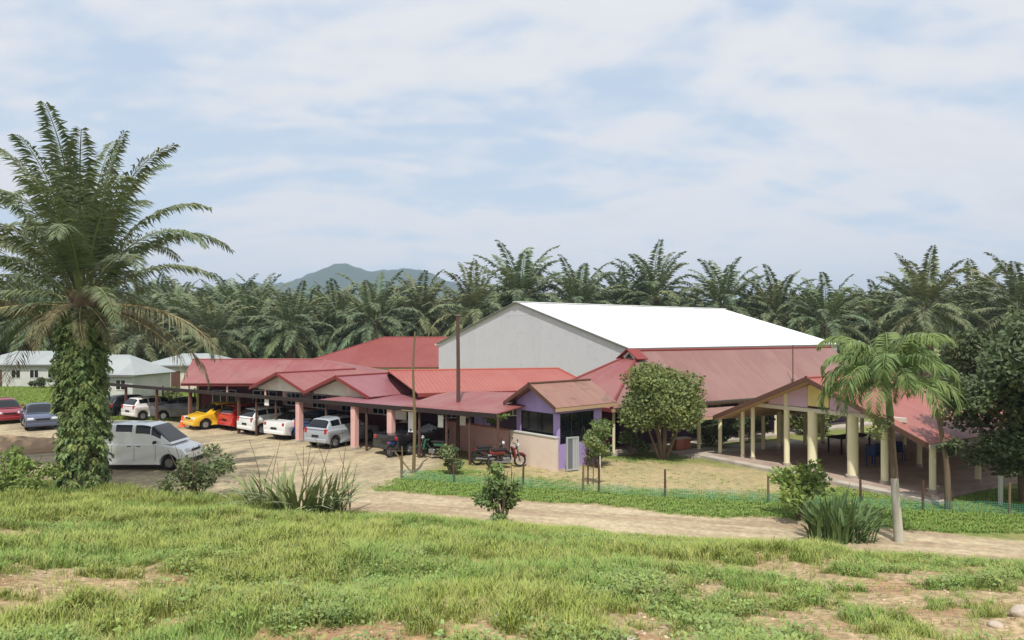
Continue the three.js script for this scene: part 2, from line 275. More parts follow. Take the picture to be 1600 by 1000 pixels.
// white hall
{
  const t = thing('hall', 'large white hall with blank grey gable wall and bright white metal roof', 'hall', 7.85, 48, 0, turnOf(0.8, 0.6));
  const W = 24.9, L = 27.4, E = 4.7, Rg = 8.18, h = W / 2;
  part('gable_wall', gableZ([[-W, 0], [0, 0], [0, E - 0.05], [-h, Rg - 0.05], [-W, E - 0.05]], 0.2, 0.02), M.cladding, t);
  part('gable_wall', gableZ([[-W, 0], [0, 0], [0, E - 0.05], [-h, Rg - 0.05], [-W, E - 0.05]], 0.2, L - 0.22), M.cladding, t);
  part('side_wall', wallBox(L - 0.46, E - 0.1, 0.2, L / 2, (E - 0.1) / 2, -0.12), M.cladding, t);
  part('side_wall', wallBox(L - 0.46, E - 0.1, 0.2, L / 2, (E - 0.1) / 2, -W + 0.12), M.cladding, t);
  part('roof_slope', slab([[-0.08, E - 0.03, 0.15], [L + 0.1, E - 0.03, 0.15], [L + 0.1, Rg + 0.04, -h], [-0.08, Rg + 0.04, -h]], 0.08), M.roofWhite, t);
  part('roof_slope', slab([[L + 0.1, E - 0.03, -W - 0.15], [-0.08, E - 0.03, -W - 0.15], [-0.08, Rg + 0.04, -h - 0.01], [L + 0.1, Rg + 0.04, -h - 0.01]], 0.08), M.roofWhite, t);
  for (const s of [1, -1]) { const ax = v3(-0.1, E - 0.06, s > 0 ? 0.16 : -W - 0.16), b = v3(-0.1, Rg + 0.02, -h); part('verge_flashing', tube([ax, b], 0.07, 0.07, 1, 6), M.flashing, t); }
  part('gutter', bx(L + 0.4, 0.16, 0.16, L / 2, E - 0.14, 0.28), M.flashing, t);
  part('gutter', bx(L + 0.4, 0.16, 0.16, L / 2, E - 0.14, -W - 0.28), M.white, t);
  part('downpipe', post(0.06, E - 0.2, -0.08, 0, 0.1), M.white, t); part('ridge_cap', bx(L + 0.5, 0.06, 0.5, L / 2, Rg + 0.06, -h), M.roofWhite, t);
}
// red hipped block behind, at the hall's corner
{
  const t = thing('classroom_block', 'block with plain deep red hipped roof beside the hall corner', 'building', -12.8, 79, 0, 0);
  const e = 2.3, r = 5.2, x0 = -9.4, x1 = 6.3, z0 = 9.5, z1 = -9.5, q = -1.6;
  part('wall', [wallBox(x1 - x0 - 1, e, 0.2, (x0 + x1) / 2, e / 2, z0 - 0.8), wallBox(0.2, e, z0 - z1 - 2, x0 + 0.8, e / 2, 0), wallBox(x1 - x0 - 1, e, 0.2, (x0 + x1) / 2, e / 2, z1 + 0.8)], M.creamWhite, t);
  part('gable_wall', gableZ([[z1 + 0.8, 0], [z0 - 0.8, 0], [z0 - 0.8, e + 0.1], [0, r - 0.1], [z1 + 0.8, e + 0.1]], 0.2, x1 - 0.5), M.creamWhite, t);
  part('roof_slope', slab([[x0, e, z0], [x1, e, z0], [x1, r, 0], [q, r, 0]]), M.roofRed, t); part('roof_slope', slab([[x1, e, z1], [x0, e, z1], [q, r, -0.01], [x1, r, -0.01]]), M.roofRed, t);
  part('roof_slope', slab([[x0, e, z1], [x0, e, z0], [q, r, 0]]), M.roofRed, t);
  part('ridge_cap', tube([v3(q, r, 0), v3(x1, r, 0)], 0.08, 0.08, 1, 6), M.ridgeRed, t); part('hip_cap', tube([v3(x0, e, z0), v3(q, r, 0)], 0.07, 0.07, 1, 6), M.ridgeRed, t);
}
// long pink-roofed block at the left
{
  const t = thing('classroom_block', 'long low block with faded pink roof and olive gable end', 'building', -13, 44, 0, 0);
  const e = 2.55, r = 3.9, x0 = -7.7, x1 = 6.6;
  part('roof_slope', slab([[x0, e, 0], [x1, e, 0.3], [0.2, r, -3.6], [x0 - 0.9, r, -3.6]]), M.roofPink, t);
  part('roof_slope', slab([[x1, e, -7], [x0, e, -7], [x0 - 0.9, r, -3.62], [0.2, r, -3.62]]), M.roofPink, t); part('roof_slope', slab([[x1, e, 0.3], [x1, e, -7], [0.2, r, -3.62]]), M.roofPink, t);
  part('ridge_cap', tube([v3(x0 - 0.9, r, -3.6), v3(0.2, r, -3.6)], 0.07, 0.07, 1, 6), M.roofPink, t);
  part('fascia', bx(x1 - x0 + 0.1, 0.16, 0.04, (x0 + x1) / 2, e - 0.1, 0.06).rotateY(-0.02), M.ridgeRed, t);
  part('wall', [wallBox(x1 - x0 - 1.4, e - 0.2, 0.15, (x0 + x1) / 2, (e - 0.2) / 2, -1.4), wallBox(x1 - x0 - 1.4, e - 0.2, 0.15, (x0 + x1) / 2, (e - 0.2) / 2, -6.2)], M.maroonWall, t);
  part('gable_wall', gableZ([[-6.2, 0], [-1.4, 0], [-1.4, e - 0.02 + 0.35], [-3.6, r - 0.1], [-6.2, e + 0.1]], 0.15, x0 + 0.35), M.oliveWall, t);
  for (let i = 0; i < 4; i++) part('veranda_post', post(0.06, e - 0.15, x0 + 0.4 + i * 2.4, 0, -0.25), M.pinkPost, t);
  for (let i = 0; i < 3; i++) windowUnit(t, 'window', 1.5, 0.8, x0 + 2.2 + i * 2.6, 1.6, -1.29, 0, 3, M.whiteFrame);
}
// twin-gabled block
{
  const t = thing('twin_gable_block', 'maroon roofed block with two cream gables above the carport', 'building', -11.2, 38.9, 0, turnOf(0.6, 0.8));
  const e = 2.45, r = 3.39, w = 5.2, L = 5.5, o = 0.12;
  for (const z0 of [0, -w]) {
    const c = z0 + w / 2;
    part('roof_slope', slab([[-0.3, e, z0 + w - 0.01], [L, e, z0 + w - 0.01], [L, r, c], [-0.3, r, c]]), z0 ? M.roofPink : M.roofDusk, t);
    part('roof_slope', slab([[L, e, z0 + 0.01], [-0.3, e, z0 + 0.01], [-0.3, r, c], [L, r, c]]), M.roofPink, t);
    part('gable_wall', gableZ([[z0 + 0.25, e - 0.1], [z0 + w - 0.25, e - 0.1], [z0 + w - 0.25, e + 0.02], [c, r - 0.1], [z0 + 0.25, e + 0.02]], 0.08, 0.1), M.creamWhite, t);
    for (const s of [-1, 1]) part('barge_board', slab([[-0.34, e - o, c + s * w / 2], [-0.34, e + 0.05, c + s * w / 2], [-0.34, r + 0.05, c], [-0.34, r - o, c]], 0.05), M.ridgeRed, t);
    part('ridge_cap', tube([v3(-0.32, r + 0.02, c), v3(L, r + 0.02, c)], 0.06, 0.06, 1, 6), M.ridgeRed, t);
  }
  part('valley_gutter', bx(L, 0.04, 0.2, L / 2, e + 0.02, 0), M.flashing, t);
  part('front_wall', wallBox(0.15, 1.25, 2 * w - 0.3, 1.9, 0.625, 0), M.maroonWall, t); part('upper_wall', wallBox(0.14, 1.15, 2 * w - 0.3, 1.9, 1.83, 0), M.pinkPost, t);
  part('side_wall', [wallBox(3.4, 2.4, 0.14, 3.7, 1.2, w - 0.2), wallBox(3.4, 2.4, 0.14, 3.7, 1.2, -w + 0.2), wallBox(0.14, 2.4, 2 * w - 0.7, 5.3, 1.2, 0)], M.maroonWall, t);
  for (const z of [-3.9, -1.4, 1.2, 3.8]) windowUnit(t, 'window', 1.3, 0.75, 1.8, 1.68, z, -Math.PI / 2, 3, M.whiteFrame);
}
// orange roofed block
{
  const t = thing('orange_roof_block', 'low block with bright orange hipped metal roof', 'building', 0, 38, 0, 0);
  const P = (x, h, d) => V(x, h, d - 38);
  part('roof_slope', slab([P(-4.6, 2.75, 34.4), P(4.5, 2.75, 37.2), P(2.7, 3.62, 41), P(-6.8, 3.62, 38.6)]), M.roofOrange, t);
  part('roof_slope', slab([P(4.5, 2.75, 37.2), P(4, 2.75, 44.6), P(2.7, 3.62, 41)]), M.roofOrange, t);
  part('roof_slope', slab([P(4, 2.75, 44.6), P(-7.6, 2.75, 42.3), P(-6.8, 3.62, 38.6), P(2.7, 3.62, 41)]), M.roofOrange, t);
  part('ridge_cap', tube([P(2.7, 3.63, 41), P(-6.8, 3.63, 38.6)], 0.06, 0.06, 1, 6), M.ridgeOrange, t); part('hip_cap', tube([P(2.7, 3.63, 41), P(4.5, 2.76, 37.2)], 0.06, 0.06, 1, 6), M.ridgeOrange, t);
  part('fascia', slab([P(-4.6, 2.72, 34.37), P(4.5, 2.72, 37.17), P(4.5, 2.56, 37.17), P(-4.6, 2.56, 34.37)], 0.03), M.ridgeRed, t);
  const wl = (a, b) => { const dx = b[0] - a[0], dd = b[1] - a[1], l = Math.hypot(dx, dd); return metreUV(bx(l, 2.6, 0.15, 0, 1.3, 0)).rotateY(Math.atan2(dd, dx)).translate((a[0] + b[0]) / 2, 0, -((a[1] + b[1]) / 2 - 38)); };
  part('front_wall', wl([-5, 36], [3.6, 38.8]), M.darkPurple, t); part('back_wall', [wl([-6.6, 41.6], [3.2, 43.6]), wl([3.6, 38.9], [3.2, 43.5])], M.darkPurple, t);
  for (const [x, d] of [[-2.9, 36.6], [-0.2, 37.48]]) windowUnit(t, 'window', 1.5, 0.8, x, 1.7, -(d - 38) + 0.11, 0.315, 3, M.whiteFrame);
  part('door', metreUV(bx(0.9, 2, 0.05, 0, 1, 0)).rotateY(0.315).translate(-1.55, 0, -(37.04 - 38) + 0.1), M.purple, t);
}
// guardhouse with pink parapet wall
{
  const t = thing('guardhouse', 'small purple guardhouse with brown gabled roof and dark windows', 'guardhouse', 1.06, 30.3, 0, turnOf(0.75, 0.66));
  const e = 2.62, r = 3.52, w = 1.62, L = 3.4;
  part('front_wall', [wallBox(0.12, 1.02, 2.6, 0.06, 0.51, 0), wallBox(0.12, 1.38, 0.28, 0.06, 1.71, 1.16), wallBox(0.12, 1.38, 0.28, 0.06, 1.71, -1.16)], M.purple, t);
  part('gable_wall', gableZ([[-1.3, 2.3], [1.3, 2.3], [1.3, 2.72], [0, r - 0.12], [-1.3, 2.72]], 0.12, 0), M.purple, t);
  part('side_wall', [wallBox(2.6, 1.02, 0.12, 1.42, 0.51, 1.24), wallBox(0.5, 1.6, 0.12, 2.47, 1.82, 1.24), wallBox(2.6, 2.6, 0.12, 1.42, 1.3, -1.24), wallBox(0.12, 2.6, 2.36, 2.78, 1.3, 0), wallBox(2.1, 0.28, 0.12, 1.17, 2.46, 1.24)], M.purple, t);
  windowUnit(t, 'window', 2.0, 1.22, 0.06, 1.67, 0, -Math.PI / 2, 2); windowUnit(t, 'window', 2.05, 1.26, 1.18, 1.67, 1.24, 0, 3);
  part('roof_slope', slab([[-0.45, e, w], [L, e, w], [L, r, 0], [-0.45, r, 0]]), M.roofBrown, t); part('roof_slope', slab([[L, e, -w], [-0.45, e, -w], [-0.45, r, 0], [L, r, 0]]), M.roofBrown, t);
  for (const s of [-1, 1]) part('barge_board', slab([[-0.48, e - 0.14, s * w], [-0.48, e + 0.03, s * w], [-0.48, r + 0.04, 0], [-0.48, r - 0.14, 0]], 0.04), M.brownWood, t);
  part('ridge_cap', tube([v3(-0.5, r + 0.02, 0), v3(L, r + 0.02, 0)], 0.06, 0.06, 1, 6), M.brownWood, t); part('fascia', bx(L + 0.5, 0.14, 0.03, L / 2 - 0.22, e - 0.1, w - 0.01), M.tanWood, t);
  const wl = thing('boundary_wall', 'low pale pink rendered wall in front of the guardhouse', 'wall', 1.06, 30.3, 0, turnOf(0.75, 0.66));
  part('wall', wallBox(0.14, 1.36, 2.85, -0.3, 0.68, 0.12), M.pinkWall, wl); part('coping', bx(0.2, 0.05, 2.9, -0.3, 1.39, 0.12), M.whiteWall, wl);
  const gt = thing('metal_gate', 'folded grey metal gate leaf at the end of the pink wall', 'gate', 2.25, 28.85, 0, turnOf(0.9, 0.4));
  part('gate_frame', [bx(0.06, 1.4, 0.06, 0, 0.72, 0), bx(0.06, 1.4, 0.06, 0.52, 0.72, 0), bx(0.46, 0.06, 0.055, 0.26, 1.39, 0), bx(0.46, 0.06, 0.055, 0.26, 0.08, 0)], M.paleGate, gt);
  for (let i = 0; i < 4; i++) part('slat', bx(0.1, 1.25, 0.02, 0.085 + i * 0.117, 0.735, 0), i < 2 ? M.greyGate : M.paleGate, gt);
  const pw = thing('boundary_wall', 'brownish pink wall standing in the shade under the carport', 'wall', -1.65, 33.4, 0, turnOf(0.68, -0.73));
  part('wall', wallBox(4.6, 1.3, 0.14, 0, 0.65, 0), M.pinkPost, pw); part('coping', bx(4.6, 0.05, 0.2, 0, 1.325, 0), M.brick, pw);
}
// dutch-hipped school block on the right
{
  const t = thing('school_block', 'wide school block with faded maroon roof and little vent gable', 'building', 4.58, 32.5, 0, turnOf(0.85, 0.527));
  const e = 2.2, r = 4.74, W = 6.5, L = 21.5, c = -W / 2, h0 = 4.7;
  part('roof_slope', slab([[0, e, 0], [L, e, 0], [L, r, c], [h0, r, c]]), M.roofMaroon, t); part('roof_slope', slab([[L, e, -W], [0, e, -W], [h0, r, c], [L, r, c]]), M.roofMaroon, t);
  part('hip_slope', slab([[0, e, -W], [0, e, 0], [h0, r, c]]), M.roofPink, t);
  part('ridge_cap', tube([v3(h0, r + 0.02, c), v3(L, r + 0.02, c)], 0.07, 0.07, 1, 6), M.ridgeRed, t); part('hip_cap', tube([v3(0, e + 0.02, 0), v3(h0, r + 0.02, c)], 0.07, 0.07, 1, 6), M.ridgeRed, t); part('hip_cap', tube([v3(0, e + 0.02, -W), v3(h0, r + 0.02, c)], 0.07, 0.07, 1, 6), M.ridgeRed, t);
  const vg = part('vent_gable', gableZ([[c - 0.75, r - 0.42], [c + 0.75, r - 0.42], [c, r + 0.02]], 0.1, h0 - 0.75), M.creamWhite, t);
  part('vent', gableZ([[c - 0.28, r - 0.38], [c + 0.28, r - 0.38], [c, r - 0.14]], 0.05, h0 - 0.79), M.blackPlastic, vg);
  for (const s of [-1, 1]) part('barge_board', slab([[h0 - 0.95, r - 0.4, c + s * 0.85], [h0 - 0.2, r - 0.4, c + s * 0.85], [h0 - 0.2, r + 0.12, c], [h0 - 0.95, r + 0.12, c]], 0.05), M.ridgeRed, t);
  part('fascia', bx(L, 0.14, 0.04, L / 2, e - 0.1, 0.03), M.tanWood, t); part('gutter', bx(L, 0.1, 0.12, L / 2 + 0.2, e - 0.02, 0.1), M.rail, t); part('fascia', bx(0.04, 0.14, W, -0.03, e - 0.1, -W / 2), M.ridgeRed, t);
  part('soffit', bx(L - 0.2, 0.03, 1.3, L / 2, e - 0.18, -0.68), M.tanWood, t);
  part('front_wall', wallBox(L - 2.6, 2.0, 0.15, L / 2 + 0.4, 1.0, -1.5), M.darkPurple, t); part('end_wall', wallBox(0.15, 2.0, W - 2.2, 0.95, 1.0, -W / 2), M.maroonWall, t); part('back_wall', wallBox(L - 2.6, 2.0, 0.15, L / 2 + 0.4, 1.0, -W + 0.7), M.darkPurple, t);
  for (let i = 0; i < 4; i++) windowUnit(t, 'window', 1.4, 0.8, 3 + i * 2.6, 1.45, -1.38, 0, 3);
  for (let i = 0; i < 6; i++) part('veranda_post', post(0.07, e - 0.1, 0.4 + i * 2.9, 0, -0.3), M.cream, t);
  part('veranda_floor', wallBox(L, 0.1, 1.5, L / 2, 0.05, -0.7), M.concrete, t);
  const p = thing('pipe_mast', 'thin dark mast rising from the maroon school roof', 'mast', 16.2, 40.6, 2.6); part('pole', post(0.03, 2.4, 0, 0, 0), M.poleDark, p); part('bracket', bx(0.16, 0.05, 0.16, 0, 0.4, 0), M.poleDark, p);
}
// open pavilion
{
  const t = thing('pavilion', 'open sided pavilion with cream columns, lilac gable and salmon roof', 'pavilion', 12.3, 28.4, 0, turnOf(0.85, 0.527));
  const e = 1.9, r = 3.9, w = 4.75, L = 6, Lf = 13.5;
  part('roof_slope', slab([[-0.7, e, w], [Lf, e, w], [L, r, 0], [-0.7, r, 0]]), M.roofSalmon, t); part('roof_slope', slab([[Lf, e, -w], [-0.7, e, -w], [-0.7, r, 0], [L, r, 0]]), M.roofSalmon, t); part('roof_slope', slab([[Lf, e, w], [Lf, e, -w], [L, r, 0]]), M.roofSalmon, t);
  part('ridge_cap', tube([v3(-0.7, r + 0.02, 0), v3(L, r + 0.02, 0)], 0.07, 0.07, 1, 6), M.ridgeSalmon, t);
  for (const s of [-1, 1]) { part('barge_board', slab([[-0.74, e - 0.16, s * w], [-0.74, e + 0.03, s * w], [-0.74, r + 0.04, 0], [-0.74, r - 0.16, 0]], 0.05), M.brownWood, t); part('fascia', bx(Lf + 0.7, 0.13, 0.04, Lf / 2 - 0.35, e - 0.09, s * (w - 0.01)), M.creamWhite, t); }
  for (const s of [-1, 1]) part('soffit', slab([[-0.66, e - 0.09, s * (w - 0.1)], [Lf - 0.3, e - 0.09, s * (w - 0.1)], [L - 0.1, r - 0.12, s * 0.02], [-0.66, r - 0.12, s * 0.02]], 0.03), M.tanWood, t);
  part('gable_panel', gableZ([[-2.35, 2.64], [-0.45, 2.64], [-0.45, r - 0.36], [-2.35, 2.78]], 0.08, 0.02), M.lilac, t); part('gable_panel', gableZ([[0.55, 2.64], [2.35, 2.64], [2.35, 2.78], [0.55, r - 0.4]], 0.08, 0.02), M.lilac, t);
  part('gable_panel', gableZ([[-0.42, 2.72], [0.52, 2.72], [0.52, r - 0.38], [0, r - 0.2], [-0.42, r - 0.36]], 0.1, 0), M.yellow, t, 'yellow panel in the middle of the gable');
  part('tie_beam', bx(0.16, 0.16, 2 * w - 2.4, 0.06, 2.54, 0), M.creamWhite, t);
  const col = (x, z, rad, hh) => { const c = part('column', post(rad, hh, x, 0.1, z), M.cream, t); part('column_base', post(rad * 1.3, 0.12, x, 0.1, z), M.concrete, c); };
  const roofY = z => e + (r - e) * (1 - Math.abs(z) / w) - 0.22;
  for (const [z, rad] of [[-3.8, 0.085], [-3.24, 0.09], [-1.49, 0.12], [-0.27, 0.19], [1.48, 0.2], [2.74, 0.13], [4.46, 0.11]]) col(0.1, z, rad, Math.min(rad > 0.15 ? 2.45 : 9, roofY(z)));
  for (const x of [3.4, 6.8, 10.2, 13]) for (const z of [-4.4, 4.4]) col(x, z, 0.1, roofY(z));
  for (const x of [4.6, 9.2]) for (const z of [-1.6, 1.6]) col(x, z, 0.1, 2.3);
  part('floor_slab', wallBox(Lf + 1.2, 0.1, 2 * w + 0.6, Lf / 2 - 0.2, 0.05, 0), M.floorRed, t); part('floor_edge', wallBox(0.5, 0.13, 2 * w + 1.2, -1.06, 0.065, 0), M.concrete, t);
  // furniture under the roof
  const tb = thing('long_table', 'dark long table standing under the pavilion roof', 'table', 15.9, 33.2, 0.1, turnOf(0.85, 0.527)); part('table_top', bx(2.4, 0.05, 0.8, 0, 0.74, 0), M.darkBeam, tb); for (const x of [-1.1, 1.1]) for (const z of [-0.33, 0.33]) part('leg', bx(0.06, 0.72, 0.06, x, 0.36, z), M.darkBeam, tb);
  for (let i = 0; i < 4; i++) { const c = i ? copyOf(scene.getObjectByName('plastic_chair')) : thing('plastic_chair', 'dark blue plastic chair in a row under the pavilion roof', 'chair', 0, 0, 0.1, 0, 'chairs under the pavilion'); if (!i) { const m = std({ color: rgb(40, 62, 110), roughness: 0.5 }); part('seat', rbx(0.45, 0.04, 0.45, 0, 0.44, 0), m, c); part('backrest', rbx(0.04, 0.45, 0.43, -0.21, 0.68, 0), m, c); for (const x of [-0.19, 0.19]) for (const z of [-0.19, 0.19]) part('leg', bx(0.04, 0.43, 0.04, x, 0.215, z), m, c); } c.position.copy(V(15.2 + i * 0.55, 0.1, 29.6 + i * 0.35)); c.rotation.set(0, 0.5 + i * 0.1, 0); }
}
// covered walkway between school block and pavilion
{
  const t = thing('covered_walkway', 'low tan edged walkway roof between school block and pavilion', 'walkway', 8.9, 33.2, 0, turnOf(0.9, 0.436));
  part('roof', slab([[-1.2, 1.86, 0.9], [7, 1.9, 0.9], [7, 2.04, -0.9], [-1.2, 2.0, -0.9]], 0.06), M.roofBrown, t); part('fascia', bx(8.2, 0.12, 0.04, 2.9, 1.78, 0.9), M.tanWood, t);
  for (const x of [0.5, 3.2, 6]) { part('column', post(0.09, 1.75, x, 0.05, 0.75), M.cream, t); part('column', post(0.09, 1.85, x, 0.05, -0.7), M.cream, t); } part('floor_slab', wallBox(8.4, 0.08, 1.9, 2.9, 0.04, 0), M.concrete, t);
  const bb = thing('brick_planter', 'small pale brick box beside the maroon school wall', 'planter', 8.15, 34.0, 0.1, 0.5); part('box', wallBox(0.9, 0.5, 0.4, 0, 0.25, 0), M.brick, bb); part('rim', bx(0.96, 0.05, 0.46, 0, 0.52, 0), M.concrete, bb);
}
// carport: long low roof on posts
{
  const t = thing('carport', 'long low carport roof on dark posts and pink pillars', 'carport', -0.45, 29.4, 0, turnOf(0.566, 0.824));
  const e = 2.3; // local z runs along the front edge (negative to the far left), local x goes in under the roof
  part('front_roof', slab([[-0.05, e + 0.02, -0.2], [-0.05, e + 0.02, -5.6], [3.3, e + 0.5, -5.6], [4.6, e + 0.55, 0.4]]), M.roofPink, t);
  part('roof', slab([[-0.05, e, -5.62], [-0.05, e, -11.4], [3.2, e + 0.1, -11.4], [3.6, e + 0.2, -5.62]]), M.roofDusk, t); part('roof', slab([[-0.05, e, -11.42], [-0.05, e, -33.6], [4.9, e - 0.72, -33.6], [4.9, e - 0.72, -11.42]]), M.roofGrey, t);
  part('front_beam', bx(0.08, 0.2, 33.4, -0.1, e - 0.09, -16.9), M.darkBeam, t);
  for (let i = 0; i < 12; i++) part('rafter', bx(2.6, 0.08, 0.05, 1.4, 0, 0).rotateZ(i < 2 ? 0.12 : i < 4 ? 0 : -0.14).translate(0, e - (i < 4 ? 0.12 : 0.1), -1 - i * 2.9), M.darkBeam, t);
  for (const z of [-0.2, -1.7, -3.0, -4.6, -8.0, -10.9, -14.9, -16.6]) part('post', bx(0.08, e - 0.17, 0.08, 0.05, (e - 0.17) / 2, z), M.poleDark, t);
  for (const z of [-18.2, -23.0, -26.8, -30.6]) part('post', bx(0.13, e - 0.17, 0.13, 0.05, (e - 0.17) / 2, z), M.brownWood, t);
  for (const z of [-6.4, -8.85, -13.0]) { const p = part('pillar', metreUV(rbx(0.3, e - 0.17, 0.3, 0.08, (e - 0.17) / 2, z, 0.03)), M.pinkPost, t); part('plinth', bx(0.36, 0.12, 0.36, 0.08, 0.06, z), M.concrete, p); }
  for (let i = 0; i < 6; i++) part('rear_post', bx(0.08, e - 0.45, 0.08, 3.9, (e - 0.45) / 2, -12.5 - i * 4.1), M.brownWood, t);
  const loc = (lx, lz) => [-0.45 + 0.566 * lx + 0.824 * lz, 29.4 + 0.824 * lx - 0.566 * lz];
  const board = (lx, lz, y, w, h, label) => { const [x, d] = loc(lx, lz), b = thing('notice_board', label, 'notice board', x, d, y, turnOf(0.566, 0.824)); part('panel', bx(0.03, h, w, 0, 0, 0), M.white, b); part('frame', [bx(0.05, 0.03, w + 0.06, 0, h / 2, 0), bx(0.05, 0.03, w + 0.06, 0, -h / 2, 0)], M.steel, b); part('hanger', [bar([0, h / 2, w * 0.4], [0, e - 0.02 - y, w * 0.4], 0.008), bar([0, h / 2, -w * 0.4], [0, e - 0.02 - y, -w * 0.4], 0.008)], M.steel, b); };
  board(0.35, -5.35, 1.55, 0.42, 0.95, 'tall white board hung under the carport beside the bamboo pole'); board(0.3, -3.55, 1.72, 0.3, 0.55, 'small white board hung beside the thin carport post'); board(1.2, -3.0, 1.78, 0.32, 0.62, 'white board hung just behind the thin carport post'); board(1.5, -7.2, 1.7, 0.9, 0.55, 'wide white board hung between two pink pillars'); board(-0.02, -15.6, 1.95, 0.35, 0.4, 'small white and pink square hung from the carport beam');
}
// pale houses across the field
function house(x, d, w, dp, e, r, turn, label, wall) {
  const t = thing('house', label, 'house', x, d, 0, turn, null), a = w / 2 + 0.4, b = dp / 2 + 0.4;
  part('wall', [wallBox(w, e, 0.15, 0, e / 2, dp / 2), wallBox(w, e, 0.15, 0, e / 2, -dp / 2), wallBox(0.15, e, dp - 0.16, w / 2 - 0.08, e / 2, 0), wallBox(0.15, e, dp - 0.16, -w / 2 + 0.08, e / 2, 0)], wall, t);
  const q = Math.min(a - 0.3, b) * 0.9;
  part('roof_slope', slab([[-a, e, b], [a, e, b], [a - q, r, 0], [-a + q, r, 0]]), M.roofPale, t); part('roof_slope', slab([[a, e, -b], [-a, e, -b], [-a + q, r, 0], [a - q, r, 0]]), M.roofPale, t);
  part('roof_slope', slab([[a, e, b], [a, e, -b], [a - q, r, 0]]), M.roofPale, t); part('roof_slope', slab([[-a, e, -b], [-a, e, b], [-a + q, r, 0]]), M.roofPale, t);
  part('fascia', bx(w + 0.82, 0.16, 0.04, 0, e - 0.06, b), M.flashing, t);
  const n = Math.max(2, Math.round(w / 2)); for (let i = 0; i < n; i++) { const px = -w / 2 + w * (i + 0.5) / n; if (i === 1 && n > 2) part('door', bx(0.85, e * 0.78, 0.05, px, e * 0.39, dp / 2 + 0.09), M.brownWood, t); else windowUnit(t, 'window', 0.9, 0.85, px, e * 0.6, dp / 2 + 0.08, 0, 2, M.whiteFrame); }
}
house(-51.5, 76, 9.2, 6, 2.4, 3.75, 0.04, 'pale roofed house across the field, left of the thick palm trunk', M.whiteWall);
house(-35.2, 63, 6.6, 5, 2.1, 3.75, -0.15, 'pale roofed house across the field, right of the thick palm trunk', M.whiteWall);
house(-32.2, 72, 8, 6, 2.5, 3.6, 0.1, 'pale roofed house half hidden behind the nearer pale house', M.creamWhite);
console.log('buildings');

